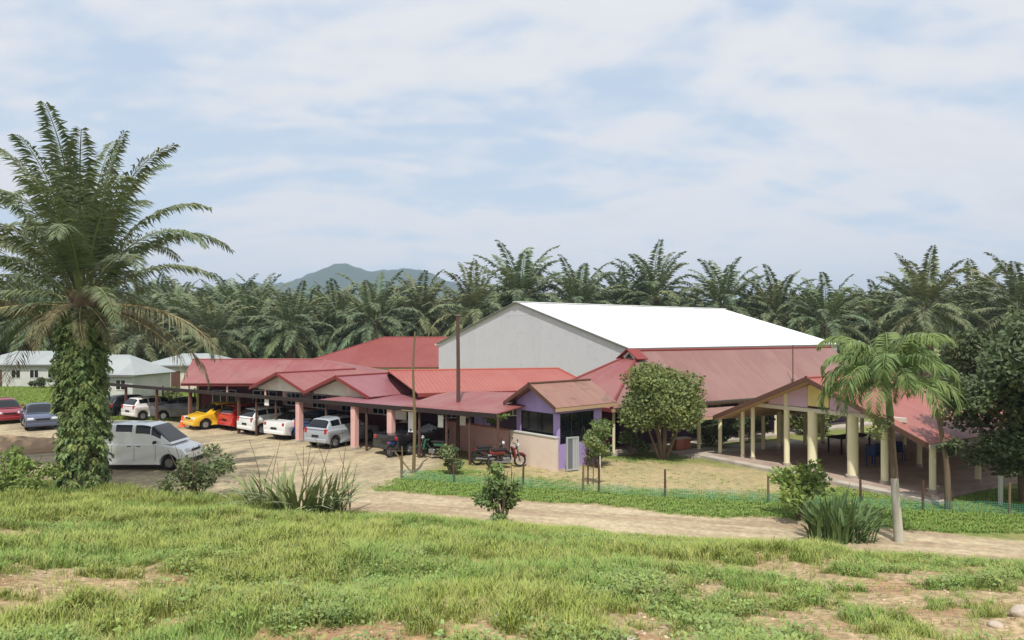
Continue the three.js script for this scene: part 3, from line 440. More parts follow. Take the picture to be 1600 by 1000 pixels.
// ------------------------------------------------------------------ vehicles
const paint = (r, g, b) => new THREE.MeshPhysicalMaterial({ color: rgb(r, g, b), roughness: 0.35, clearcoat: 1, clearcoatRoughness: 0.06, side: THREE.DoubleSide });
function makeCar(name, label, o, x, d, hx, hd, h = 0.01, group) {
  const t = thing(name, label, o.cat || 'car', x, d, h, turnOf(hx, hd), group), L = o.L, W = o.W, m = o.paint, wr = o.wr || 0.3, xf = L / 2 - o.fo, xr = -L / 2 + o.ro, ar = wr + 0.06;
  const s = new THREE.Shape(); const prof = o.body; // upper outline from rear to front as [x fraction, y]
  s.moveTo(-L / 2 + 0.06, 0.3); s.lineTo(-L / 2, 0.45);
  for (const [fx, y] of prof) s.lineTo(fx * L / 2, y);
  s.lineTo(L / 2, 0.42); s.lineTo(L / 2 - 0.08, 0.24); s.lineTo(xf + ar, 0.22); s.absarc(xf, wr, ar, -0.2, Math.PI + 0.2, false); s.lineTo(xr + ar, 0.22); s.absarc(xr, wr, ar, -0.2, Math.PI + 0.2, false); s.lineTo(-L / 2 + 0.06, 0.3);
  const bv = 0.07; let bg = new THREE.ExtrudeGeometry(s, { depth: W - 2 * bv, bevelEnabled: true, bevelThickness: bv, bevelSize: 0.035, bevelOffset: -0.035, bevelSegments: 3, curveSegments: 10 }).translate(0, 0, -(W / 2 - bv));
  bg = toCreasedNormals(bg, 0.6); part('body', bg, m, t);
  // cabin loft
  const N = 26, K = 20, c0 = o.cab[0][0] * L / 2, c1 = o.cab[o.cab.length - 1][0] * L / 2, belt = o.belt;
  const roofAt = x => { const f = x / (L / 2); let i = 0; while (i < o.cab.length - 2 && f > o.cab[i + 1][0]) i++; const q = (f - o.cab[i][0]) / (o.cab[i + 1][0] - o.cab[i][0]); return mix(o.cab[i][1], o.cab[i + 1][1], q); };
  const pt = (u, v, off) => { const x = mix(c0, c1, u), hh = Math.max(0.005, roofAt(x) - belt), th = v * Math.PI, wB = W / 2 - 0.06 + off, tp = (o.tumble || 0.17) * Math.min(1, hh / 0.5); const c = Math.cos(th), sn = Math.sin(th), q = Math.pow(Math.abs(sn), o.tumble ? 0.2 : 0.42); return v3(x, belt + (hh + off) * q, Math.sign(c) * Math.pow(Math.abs(c), o.tumble ? 0.17 : 0.34) * (wB - tp * q)); };
  const patch = (u0, u1, w0, w1, off, nu, nv) => { const pos = [], idx = []; for (let i = 0; i <= nu; i++) for (let j = 0; j <= nv; j++) { const p = pt(mix(u0, u1, i / nu), mix(w0, w1, j / nv), off); pos.push(p.x, p.y, p.z); } for (let i = 0; i < nu; i++) for (let j = 0; j < nv; j++) { const a = i * (nv + 1) + j; idx.push(a, a + 1, a + nv + 1, a + 1, a + nv + 2, a + nv + 1); } const g = new THREE.BufferGeometry(); g.setAttribute('position', new THREE.Float32BufferAttribute(pos, 3)); g.setIndex(idx); g.computeVertexNormals(); return g; };
  part('roof', patch(0, 1, 0, 1, 0, N, K), m, t);
  const U = fx => (fx * L / 2 - c0) / (c1 - c0);
  part('windscreen', patch(U(o.wsc[0]), U(o.wsc[1]), 0.2, 0.8, 0.006, 8, 10), M.glass, t);
  if (o.rw) part('rear_window', patch(U(o.rw[0]), U(o.rw[1]), 0.22, 0.78, 0.006, 6, 10), M.glass, t);
  for (const [a, b, lo] of o.sw) for (const side of [0, 1]) { const w0 = lo || 0.025, w1 = o.tumble ? 0.3 : 0.22; part('side_window', side ? patch(U(a), U(b), 1 - w1, 1 - w0, 0.006, 6, 4) : patch(U(a), U(b), w0, w1, 0.006, 6, 4), M.glass, t); }
  for (const [px, front] of [[xf, 1], [xr, 0]]) for (const sd of [-1, 1]) {
    const w = new THREE.Group(); w.name = 'wheel'; w.position.set(px, wr, sd * (W / 2 - 0.12)); t.add(w);
    part('tyre', new THREE.TorusGeometry(wr - 0.075, 0.075, 10, 24).scale(1, 1, 1.3), M.tyre, w); const sp = [new THREE.CylinderGeometry(wr - 0.12, wr - 0.12, 0.06, 20).rotateX(Math.PI / 2).translate(0, 0, sd * 0.02)]; for (let k = 0; k < 5; k++) sp.push(bx(0.05, wr - 0.13, 0.04, 0, (wr - 0.13) / 2, 0).rotateZ(k * Math.PI * 0.4).translate(0, 0, sd * 0.05)); part('rim', sp, o.steel ? M.steel : M.rim, w);
  }
  part('underbody', bx(L - 0.7, 0.14, W - 0.34, 0, 0.27, 0), M.blackPlastic, t);
  const ly = o.lampY;
  for (const sd of [-1, 1]) { part('headlight', rbx(0.14, 0.14, 0.32, L / 2 - 0.06, ly[0], sd * (W / 2 - 0.26), 0.04), M.lampWhite, t); part('tail_light', rbx(0.1, ly[2] || 0.2, 0.18, -L / 2 + 0.05, ly[1], sd * (W / 2 - 0.15), 0.03), M.lampRed, t); part('mirror', rbx(0.1, 0.12, 0.18, o.wsc[0] * L / 2 + 0.22, belt + 0.1, sd * (W / 2 + 0.07), 0.03), o.darkTrim ? M.blackPlastic : m, t); }
  part('bumper', rbx(0.14, 0.2, W - 0.16, L / 2 - 0.03, 0.36, 0, 0.05), o.darkTrim ? M.blackPlastic : m, t); part('bumper', rbx(0.14, 0.2, W - 0.16, -L / 2 + 0.03, 0.4, 0, 0.05), o.darkTrim ? M.blackPlastic : m, t);
  part('grille', rbx(0.03, 0.1, W * 0.42, L / 2 + 0.005, ly[0] - 0.03, 0, 0.01), M.blackPlastic, t); part('number_plate', bx(0.02, 0.11, 0.46, -L / 2 - 0.012, o.plateY || 0.62, 0), M.blackPlastic, t);
  for (const fx of o.handles) for (const sd of [-1, 1]) part('door_handle', rbx(0.16, 0.035, 0.03, fx * L / 2, belt - 0.08, sd * (W / 2 + 0.004), 0.012), o.darkTrim ? M.blackPlastic : m, t);
  for (const fx of o.seams) for (const sd of [-1, 1]) part('door_seam', bx(0.012, belt - 0.42, 0.006, fx * L / 2, (belt + 0.36) / 2, sd * (W / 2 + 0.001)), M.blackPlastic, t);
  return t;
}
const HATCH = { L: 3.75, W: 1.66, fo: 0.72, ro: 0.6, belt: 0.92, body: [[-1, 0.7], [-0.985, 0.9], [-0.9, 0.93], [0.42, 0.93], [0.62, 0.89], [0.9, 0.76], [1, 0.62]], cab: [[-0.98, 0.94], [-0.9, 1.2], [-0.8, 1.43], [-0.4, 1.5], [0.05, 1.48], [0.22, 1.36], [0.58, 0.93]], wsc: [0.14, 0.55], rw: [-0.955, -0.82], sw: [[-0.78, -0.48], [-0.44, -0.06], [-0.02, 0.26]], lampY: [0.7, 0.86, 0.26], handles: [-0.36, 0.06], seams: [-0.46, -0.04, 0.36] };
const SEDAN = { L: 4.25, W: 1.7, fo: 0.8, ro: 0.82, belt: 0.93, body: [[-1, 0.7], [-0.985, 0.96], [-0.9, 1.0], [-0.66, 1.0], [-0.5, 0.95], [0.4, 0.94], [0.62, 0.9], [0.9, 0.77], [1, 0.62]], cab: [[-0.78, 0.95], [-0.4, 1.38], [-0.2, 1.46], [0.06, 1.45], [0.2, 1.35], [0.54, 0.94]], wsc: [0.12, 0.51], rw: [-0.72, -0.4], sw: [[-0.52, -0.24], [-0.2, 0.1], [0.14, 0.28]], lampY: [0.7, 0.84, 0.18], handles: [-0.3, 0.08], seams: [-0.36, -0.04, 0.3] };
const VAN = { cat: 'van', L: 4.4, W: 1.72, fo: 0.74, ro: 0.78, wr: 0.31, belt: 1.08, darkTrim: true, steel: true, body: [[-1, 0.75], [-0.99, 1.05], [-0.94, 1.09], [0.5, 1.09], [0.66, 1.05], [0.93, 0.88], [1, 0.7]], tumble: 0.07, cab: [[-0.99, 1.1], [-0.985, 1.76], [-0.95, 1.86], [-0.4, 1.9], [0.18, 1.88], [0.34, 1.8], [0.72, 1.09]], wsc: [0.32, 0.68], rw: null, sw: [[-0.36, -0.05, 0.03], [0.02, 0.3, 0.015], [0.32, 0.5, 0.012]], lampY: [0.82, 0.95, 0.36], handles: [-0.08, 0.1], seams: [-0.42, 0.015, 0.42], plateY: 0.8 };
makeCar('parked_van', 'white panel van parked beside the thick palm trunk', { ...VAN, paint: paint(240, 241, 240) }, -15.6, 29.9, 1, -0.03);
makeCar('parked_car', 'silver grey hatchback parked beside the pink pillar', { ...HATCH, paint: paint(160, 166, 172) }, -8.7, 36.2, 0.52, 0.85);
makeCar('parked_car', 'white saloon car parked behind the silver hatchback', { ...SEDAN, paint: paint(232, 232, 230) }, -11.55, 39.2, 0.52, 0.85);
makeCar('parked_car', 'white hatchback between the white saloon and the red car', { ...HATCH, paint: paint(228, 228, 224) }, -13.75, 40.7, 0.6, 0.75);
makeCar('parked_car', 'blue hatchback between the white saloon and silver hatchback', { ...HATCH, paint: paint(52, 68, 118) }, -10.0, 38.7, 0.52, 0.85);
makeCar('parked_car', 'red hatchback beside the yellow car', { ...HATCH, paint: paint(196, 44, 40) }, -15.6, 42.5, 0.6, 0.75);
makeCar('parked_car', 'small yellow car with its nose out of the carport', { ...HATCH, L: 3.3, paint: paint(236, 186, 40) }, -17.9, 42.6, -0.7, -0.7);
makeCar('parked_car', 'dark grey saloon car under the far carport end', { ...SEDAN, paint: paint(86, 90, 96) }, -21.4, 46.6, 0.95, 0.1);
makeCar('parked_car', 'white hatchback beside the dark grey saloon under the carport', { ...HATCH, paint: paint(222, 218, 216) }, -23.9, 47.2, 0.55, 0.83);
makeCar('parked_car', 'black hatchback at the very end of the carport', { ...HATCH, paint: paint(26, 27, 30) }, -26.0, 48.4, 0.55, 0.83);
makeCar('parked_car', 'dark red hatchback parked in the open beside the blue grey saloon', { ...HATCH, paint: paint(140, 30, 40) }, -32.6, 45.2, 0.7, -0.7);
makeCar('parked_car', 'dark blue grey saloon car parked in the open yard', { ...SEDAN, paint: paint(72, 80, 104) }, -28.6, 42.6, 0.62, -0.78);
makeCar('parked_car', 'black saloon car in the shade behind the pink pillars', { ...SEDAN, paint: paint(24, 25, 28) }, -4.6, 34.3, 0.6, 0.8);
function makeMotorcycle(label, m, x, d, turn) {
  const t = thing('motorcycle', label, 'motorcycle', x, d, 0.01, turn, null);
  for (const px of [-0.6, 0.62]) { const w = new THREE.Group(); w.name = 'wheel'; w.position.set(px, 0.28, 0); t.add(w); part('tyre', new THREE.TorusGeometry(0.24, 0.04, 8, 26), M.tyre, w); const sp = [new THREE.TorusGeometry(0.2, 0.012, 6, 22), new THREE.CylinderGeometry(0.04, 0.04, 0.1, 10).rotateX(Math.PI / 2)]; for (let k = 0; k < 8; k++) sp.push(bx(0.008, 0.2, 0.008, 0, 0.1, 0).rotateZ(k * Math.PI / 4)); part('rim', sp, M.steel, w); }
  part('frame', [bar([0.5, 0.85, 0], [0.05, 0.4, 0], 0.035), bar([0.05, 0.4, 0], [-0.6, 0.3, 0.07], 0.025), bar([0.05, 0.4, 0], [-0.6, 0.3, -0.07], 0.025), bar([-0.55, 0.72, 0], [0.05, 0.45, 0], 0.03)], M.blackPlastic, t);
  part('engine', rbx(0.34, 0.22, 0.24, 0.0, 0.34, 0, 0.05), M.steel, t); part('seat', rbx(0.66, 0.09, 0.24, -0.3, 0.77, 0, 0.04), M.seat, t); part('rear_cowl', rbx(0.6, 0.16, 0.2, -0.38, 0.65, 0, 0.05), m, t); part('leg_shield', rbx(0.1, 0.5, 0.36, 0.36, 0.55, 0, 0.04).rotateZ(0.25).translate(0.13, 0, 0), m, t);
  part('fork', [bar([0.62, 0.28, 0.07], [0.46, 0.92, 0.07], 0.02), bar([0.62, 0.28, -0.07], [0.46, 0.92, -0.07], 0.02)], M.steel, t); part('handlebar', bar([0.42, 0.98, -0.33], [0.42, 0.98, 0.33], 0.016), M.blackPlastic, t); part('headlight', new THREE.SphereGeometry(0.085, 12, 8).translate(0.52, 0.92, 0), M.lampWhite, t);
  part('fender', new THREE.TorusGeometry(0.3, 0.045, 6, 12, Math.PI * 0.7).rotateZ(0.5).translate(0.62, 0.28, 0), m, t); part('tail_light', rbx(0.06, 0.07, 0.14, -0.7, 0.68, 0, 0.02), M.lampRed, t); part('mirror', [bar([0.42, 0.98, 0.25], [0.4, 1.16, 0.3], 0.008), bar([0.42, 0.98, -0.25], [0.4, 1.16, -0.3], 0.008), rbx(0.02, 0.08, 0.1, 0.4, 1.18, 0.31), rbx(0.02, 0.08, 0.1, 0.4, 1.18, -0.31)], M.blackPlastic, t);
  part('exhaust', bar([0.1, 0.24, 0.14], [-0.7, 0.32, 0.16], 0.04), M.steel, t); part('stand', bar([-0.05, 0.3, -0.1], [-0.1, 0.0, -0.24], 0.014), M.steel, t);
}
makeMotorcycle('dark red motorcycle parked against the pale pink wall', paint(110, 30, 30), -0.25, 29.7, 0.35);
makeMotorcycle('black motorcycle parked beside the dark red motorcycle', paint(34, 30, 32), -0.9, 30.4, 0.2);
makeMotorcycle('blue motorcycle parked under the carport by a pink pillar', paint(40, 60, 120), -5.2, 32.6, 0.9);
makeMotorcycle('green motorcycle parked under the carport behind the thin post', paint(30, 84, 62), -3.6, 31.9, 2.7);
{
  const c = thing('traffic_cone', 'orange traffic cone on the yard by the carport', 'traffic cone', -20.0, 42.7, 0.008); part('cone', new THREE.LatheGeometry([[0.16, 0.03], [0.12, 0.2], [0.03, 0.68], [0.015, 0.7]].map(p => new THREE.Vector2(...p)), 16), M.coneOrange, c); part('base', rbx(0.4, 0.04, 0.4, 0, 0.02, 0), M.coneOrange, c); part('band', new THREE.CylinderGeometry(0.072, 0.1, 0.14, 16).translate(0, 0.38, 0), M.white, c);
  const p = thing('lamp_pole', 'tall dark pole with small lamp head at the carport edge', 'pole', -2.5, 32.4); part('pole', tube([v3(0, 0, 0), v3(0.03, 3.2, 0), v3(0, 6.45, 0)], 0.1, 0.075, 6, 8), M.poleDark, p); part('lamp_head', rbx(0.24, 0.1, 0.18, 0.06, 6.48, 0, 0.04), M.rail, p);
  const b = thing('bamboo_pole', 'slender tall bamboo pole with short props at its foot', 'pole', -4.0, 28.6); part('pole', tube([v3(0, 0, 0), v3(0.05, 2.2, 0), v3(-0.02, 4.2, 0), v3(0.06, 5.75, 0)], 0.075, 0.035, 10, 8), M.bamboo, b); part('prop', bar([-0.75, 0.85, 0], [-0.06, 0.02, 0.05], 0.03), M.bamboo, b); part('prop', bar([-0.42, 0, 0.15], [-0.45, 1.1, 0.1], 0.025), M.bamboo, b); part('cross_bar', bar([-0.5, 2.55, 0], [0.12, 2.5, 0], 0.03), M.bamboo, b);
}
// fence with low green net round the lawn
{
  const f = thing('net_fence', 'low green net fence on short wooden posts round the lawn', 'fence', 0, 0); const xs = [-4.3, -2.2, 0.4, 2.55, 3.1, 5.3, 8.6, 11.4, 13.2, 15.6, 18, 21];
  xs.forEach((x, i) => part('post', tube([v3(0, 0, 0), v3(rr(-0.03, 0.03), 1, 0)], 0.045, 0.035, 1, 7).scale(1, [0.9, 0.8, 0.9, 1.05, 1.0, 0.98, 0.95, 0.9, 0.95, 1, 0.95, 0.9][i], 1).translate(x, 0, -fenceD(x)), i % 3 ? M.brownWood : M.bamboo, f));
  const net = []; const hN = x => 0.36 + 0.1 * (vn(x * 0.8, 4) - 0.5);
  for (let x = -4.3; x < 21; x += 0.07) { const d = fenceD(x); net.push(bx(0.008, hN(x), 0.006, x, hN(x) / 2, -d + 0.05)); }
  for (let k = 0; k < 6; k++) for (let x = -4.3; x < 20.8; x += 0.5) { const a = v3(x, hN(x) * (k + 0.5) / 6, -fenceD(x) + 0.05), b = v3(x + 0.5, hN(x + 0.5) * (k + 0.5) / 6, -fenceD(x + 0.5) + 0.05); net.push(tube([a, b], 0.004, 0.004, 1, 4)); }
  part('net', net, M.teal, f);
  const sr = thing('rail_post', 'slim white marker post among the lawn shrubs', 'post', 3.65, 29.4); part('post', bx(0.1, 1.15, 0.1, 0, 0.575, 0), M.whiteWall, sr); part('cap', bx(0.13, 0.04, 0.13, 0, 1.17, 0), M.whiteWall, sr);
  const gp = thing('rail_post', 'slim white marker post beside the dark leafy tree', 'post', 16.1, 23.2); part('post', bx(0.1, 0.95, 0.1, 0, 0.475, 0), M.whiteWall, gp); part('cap', bx(0.13, 0.04, 0.13, 0, 0.97, 0), M.whiteWall, gp);
}
console.log('vehicles');

// ------------------------------------------------------------------ vegetation
const leafMat = (r, g, b, tr = 0.25) => new THREE.MeshPhysicalMaterial({ color: new THREE.Color().setRGB(r, g, b), roughness: 0.75, transmission: tr, thickness: 0, side: THREE.DoubleSide, vertexColors: true });
const barkMat = std({ map: dtex(128, 256, (i, j) => { const n = tileN(i, j * 0.5, 128, 9, 5); return mix3([84, 68, 54], [136, 118, 98], n); }, true), bumpMap: fineBump, bumpScale: 0.02, roughness: 1 });
const leafSolid = (r, g, b) => std({ color: new THREE.Color().setRGB(r, g, b), roughness: 0.75, vertexColors: true });
const LM = { palm: leafMat(0.145, 0.185, 0.08, 0.3), palmOld: leafMat(0.2, 0.17, 0.08, 0.15), palmOlive: leafMat(0.155, 0.185, 0.08, 0.3), palmFar: leafMat(0.13, 0.175, 0.075, 0.3), fern: leafMat(0.16, 0.22, 0.06), tree: leafMat(0.2, 0.245, 0.065, 0.3), dark: leafMat(0.1, 0.135, 0.05, 0.25), bright: leafMat(0.21, 0.29, 0.055, 0.3), small: leafMat(0.16, 0.225, 0.06), shrub: leafMat(0.16, 0.2, 0.075), reed: leafMat(0.23, 0.27, 0.1), feather: leafMat(0.165, 0.24, 0.055, 0.35), sword: leafMat(0.12, 0.19, 0.05) };
class Mesher {
  constructor() { this.p = []; this.c = []; }
  tri(a, b, c, k) { this.p.push(a.x, a.y, a.z, b.x, b.y, b.z, c.x, c.y, c.z); for (let i = 0; i < 3; i++) this.c.push(k[0], k[1], k[2]); }
  geo() { const g = new THREE.BufferGeometry(); g.setAttribute('position', new THREE.Float32BufferAttribute(this.p, 3)); g.setAttribute('color', new THREE.Float32BufferAttribute(this.c, 3)); g.computeVertexNormals(); return g; }
}
const hue = (v = 0.25) => { const k = 1 + (R() - 0.5) * 2 * v, w = (R() - 0.5) * v * 0.8; return [k * (1 + w), k, k * (1 - w)]; };
// feathery frond growing along +x from the origin, bending down under its weight
function frond(M3, len, el, curl, pairs, leafLen, leafW, droop, tip = 2) {
  const pts = [], sway = rr(-0.06, 0.06); let p = v3(0, 0, 0), S = 14, zz = 0; for (let i = 0; i <= S; i++) { pts.push(p.clone()); const q = (i + 0.5) / S, a = el - curl * (0.75 * Math.pow(q, 1.4) + 0.45 * Math.pow(q, 5)); zz += sway * q; p.add(v3(Math.cos(a) * len / S, Math.sin(a) * len / S, zz * len / S)); }
  const c = new THREE.CatmullRomCurve3(pts), hk = hue(0.15), up = v3(0, 1, 0);
  const rk = [hk[0] * 1.5, hk[1] * 1.35, hk[2] * 1.2]; // rachis
  for (let i = 0; i < S; i++) { const a = pts[i], b = pts[i + 1], ra = mix(0.055, 0.01, i / S) * (len / 6), rb = mix(0.055, 0.01, (i + 1) / S) * (len / 6); const q = [v3(0, ra, 0), v3(0, -ra * 0.7, ra), v3(0, -ra * 0.7, -ra)], w = [v3(0, rb, 0), v3(0, -rb * 0.7, rb), v3(0, -rb * 0.7, -rb)]; for (let k = 0; k < 3; k++) { const n = (k + 1) % 3; M3.tri(a.clone().add(q[k]), b.clone().add(w[k]), b.clone().add(w[n]), rk); M3.tri(a.clone().add(q[k]), b.clone().add(w[n]), a.clone().add(q[n]), rk); } }
  for (let i = 0; i < pairs; i++) for (const sd of [-1, 1]) {
    const s = 0.16 + 0.84 * (i + R() * 0.8) / pairs, at = c.getPointAt(Math.min(1, s)), tg = c.getTangentAt(Math.min(1, s)), nrm = v3(0, 0, 1).cross(tg).normalize();
    const l = leafLen * Math.pow(Math.sin(Math.PI * Math.min(0.97, 0.16 + s * 0.78)), 0.7) * rr(0.82, 1.12), fw = mix(0.4, 0.95, s) + rr(-0.1, 0.1), lift = rr(-0.1, 0.4);
    const dir = v3(0, 0, sd).addScaledVector(tg, fw).addScaledVector(nrm, lift).normalize(); const mid = at.clone().addScaledVector(dir, l * 0.5); mid.y -= droop * l * 0.12; const d2 = dir.clone(); d2.y -= droop * rr(0.5, 1.15); d2.normalize(); const end = mid.clone().addScaledVector(d2, l * 0.55);
    const wv = tg.clone().addScaledVector(nrm, rr(-0.6, 0.6)).normalize().multiplyScalar(leafW / 2), k = hue(0.2).map((v, n) => v * hk[n]);
    M3.tri(at, mid.clone().sub(wv), mid.clone().add(wv), k); M3.tri(mid.clone().sub(wv), end, mid.clone().add(wv), k);
  }
  return M3;
}
function palmTrunk(h, r0, r1, rough) { const g = new THREE.CylinderGeometry(r1, r0, h, 14, Math.ceil(h * 4)), p = g.attributes.position; for (let i = 0; i < p.count; i++) { const y = p.getY(i), a = Math.atan2(p.getZ(i), p.getX(i)), k = 1 + rough * (vn(a * 3.2 + 20, y * 3 + 9) - 0.4) ; p.setX(i, p.getX(i) * k); p.setZ(i, p.getZ(i) * k); } g.translate(0, h / 2, 0); g.computeVertexNormals(); return g; }

// the tall oil palms beside the bank
const frondVariants = [[1.5, 0.55], [1.4, 0.85], [1.22, 1.2], [1.0, 1.55], [0.7, 1.5], [0.35, 1.4], [0.0, 1.2]].map(([el, cu]) => [0, 1].map(() => frond(new Mesher(), 6.3, el, cu * rr(0.9, 1.1), 96, 0.98, 0.085, 1.0).geo()));
const oldFrond = [0, 1].map(i => frond(new Mesher(), 5.2, 0.05 - i * 0.3, 1.1, 50, 0.95, 0.06, 1.3).geo());
function bigPalm(label, x, d, base, th, list, olds, ferns, lean = 0) {
  const t = thing('oil_palm', label, 'palm tree', x, d, base, 0, null); t.rotation.z = lean;
  part('trunk', palmTrunk(th, 0.5, 0.42, 0.35), barkMat, t);
  const stubs = []; for (let i = 0; i < 110; i++) { const a = i * 2.4, y = th * (0.05 + 0.93 * i / 110), g = new THREE.ConeGeometry(0.11, 0.5, 5).rotateZ(-0.75).translate(0.47, 0.1, 0).rotateY(a).translate(0, y, 0); stubs.push(g); } part('leaf_bases', stubs, barkMat, t).userData.kind = 'stuff';
  list.forEach(([az, v, s]) => { const f = part('frond', frondVariants[v][Math.floor(R() * 2)], LM.palm, t); f.position.set(Math.cos(az) * 0.22, th - 0.05 - 0.35 * (v / 6), -Math.sin(az) * 0.22); f.rotation.y = az; f.rotation.x = 0; f.scale.setScalar(s); });
  olds.forEach(([az, v, s]) => { const f = part('frond', oldFrond[v], LM.palmOld, t, 'old yellow brown drooping frond'); f.position.set(Math.cos(az) * 0.3, th - 0.5, -Math.sin(az) * 0.3); f.rotation.y = az; f.scale.setScalar(s); });
  if (ferns) { // climbing ferns wrapping the trunk
    const m = new Mesher(); for (let i = 0; i < ferns; i++) { const a = R() * 6.283, y = Math.pow(R(), 0.9) * (th - 0.7) + 0.15, sub = new Mesher(); frond(sub, rr(0.35, 0.62), rr(-0.6, 0.6), rr(1.7, 2.7), 8, rr(0.16, 0.26), rr(0.08, 0.13), 0.8); const r = rr(0.26, 0.48) * (0.8 + 0.5 * vn(a * 1.5 + 3, y * 1.3)), ca = Math.cos(a), sa = Math.sin(a); for (let q = 0; q < sub.p.length; q += 3) { const X = sub.p[q] + r, Y = sub.p[q + 1], Z = sub.p[q + 2]; m.p.push(X * ca + Z * sa, Y + y, -X * sa + Z * ca); } const kk = hue(0.3); for (let q = 0; q < sub.c.length; q += 3) m.c.push(sub.c[q] * kk[0], sub.c[q + 1] * kk[1], sub.c[q + 2] * kk[2]); }
    part('fern_cover', m.geo(), LM.fern, t, 'green ferns and creepers clinging round the trunk').userData.kind = 'stuff';
  }
  return t;
}
{
  const L1 = []; [4, 6, 7, 7, 6, 3].forEach((n, v) => { for (let i = 0; i < n; i++) L1.push([v * 1.1 + i / n * 6.283 + rr(-0.25, 0.25), v, rr(0.86, 1.02) * [0.97, 1, 0.97, 0.9, 0.76, 0.66][v]]); });
  for (const az of [0.15, 2.8, 3.4]) L1.push([az, 6, 0.75]);
  bigPalm('tall oil palm with fern covered trunk beside the white van', -14.7, 24.1, 0.25, 6.9, L1, [[-0.12, 0, 1], [0.3, 1, 0.95], [3.4, 0, 0.95], [2.7, 1, 0.9], [0.0, 1, 0.8], [1.4, 0, 0.9], [-2.4, 1, 0.42], [-1.5, 0, 0.4], [-2.0, 1, 0.42], [-1.1, 1, 0.45], [-1.7, 1, 0.5], [-0.7, 1, 0.5]], 1500);
  const L2 = []; for (let i = 0; i < 36; i++) L2.push([i * 2.39996 + 1, Math.min(6, Math.floor(i / 5.2)), rr(0.85, 1.05)]);
  bigPalm('second tall oil palm, its fronds mingling behind the fern covered one', -22.3, 26.6, 0, 7.6, L2, [[0.2, 0, 1], [2, 1, 1], [-2, 1, 1]], 60);
}
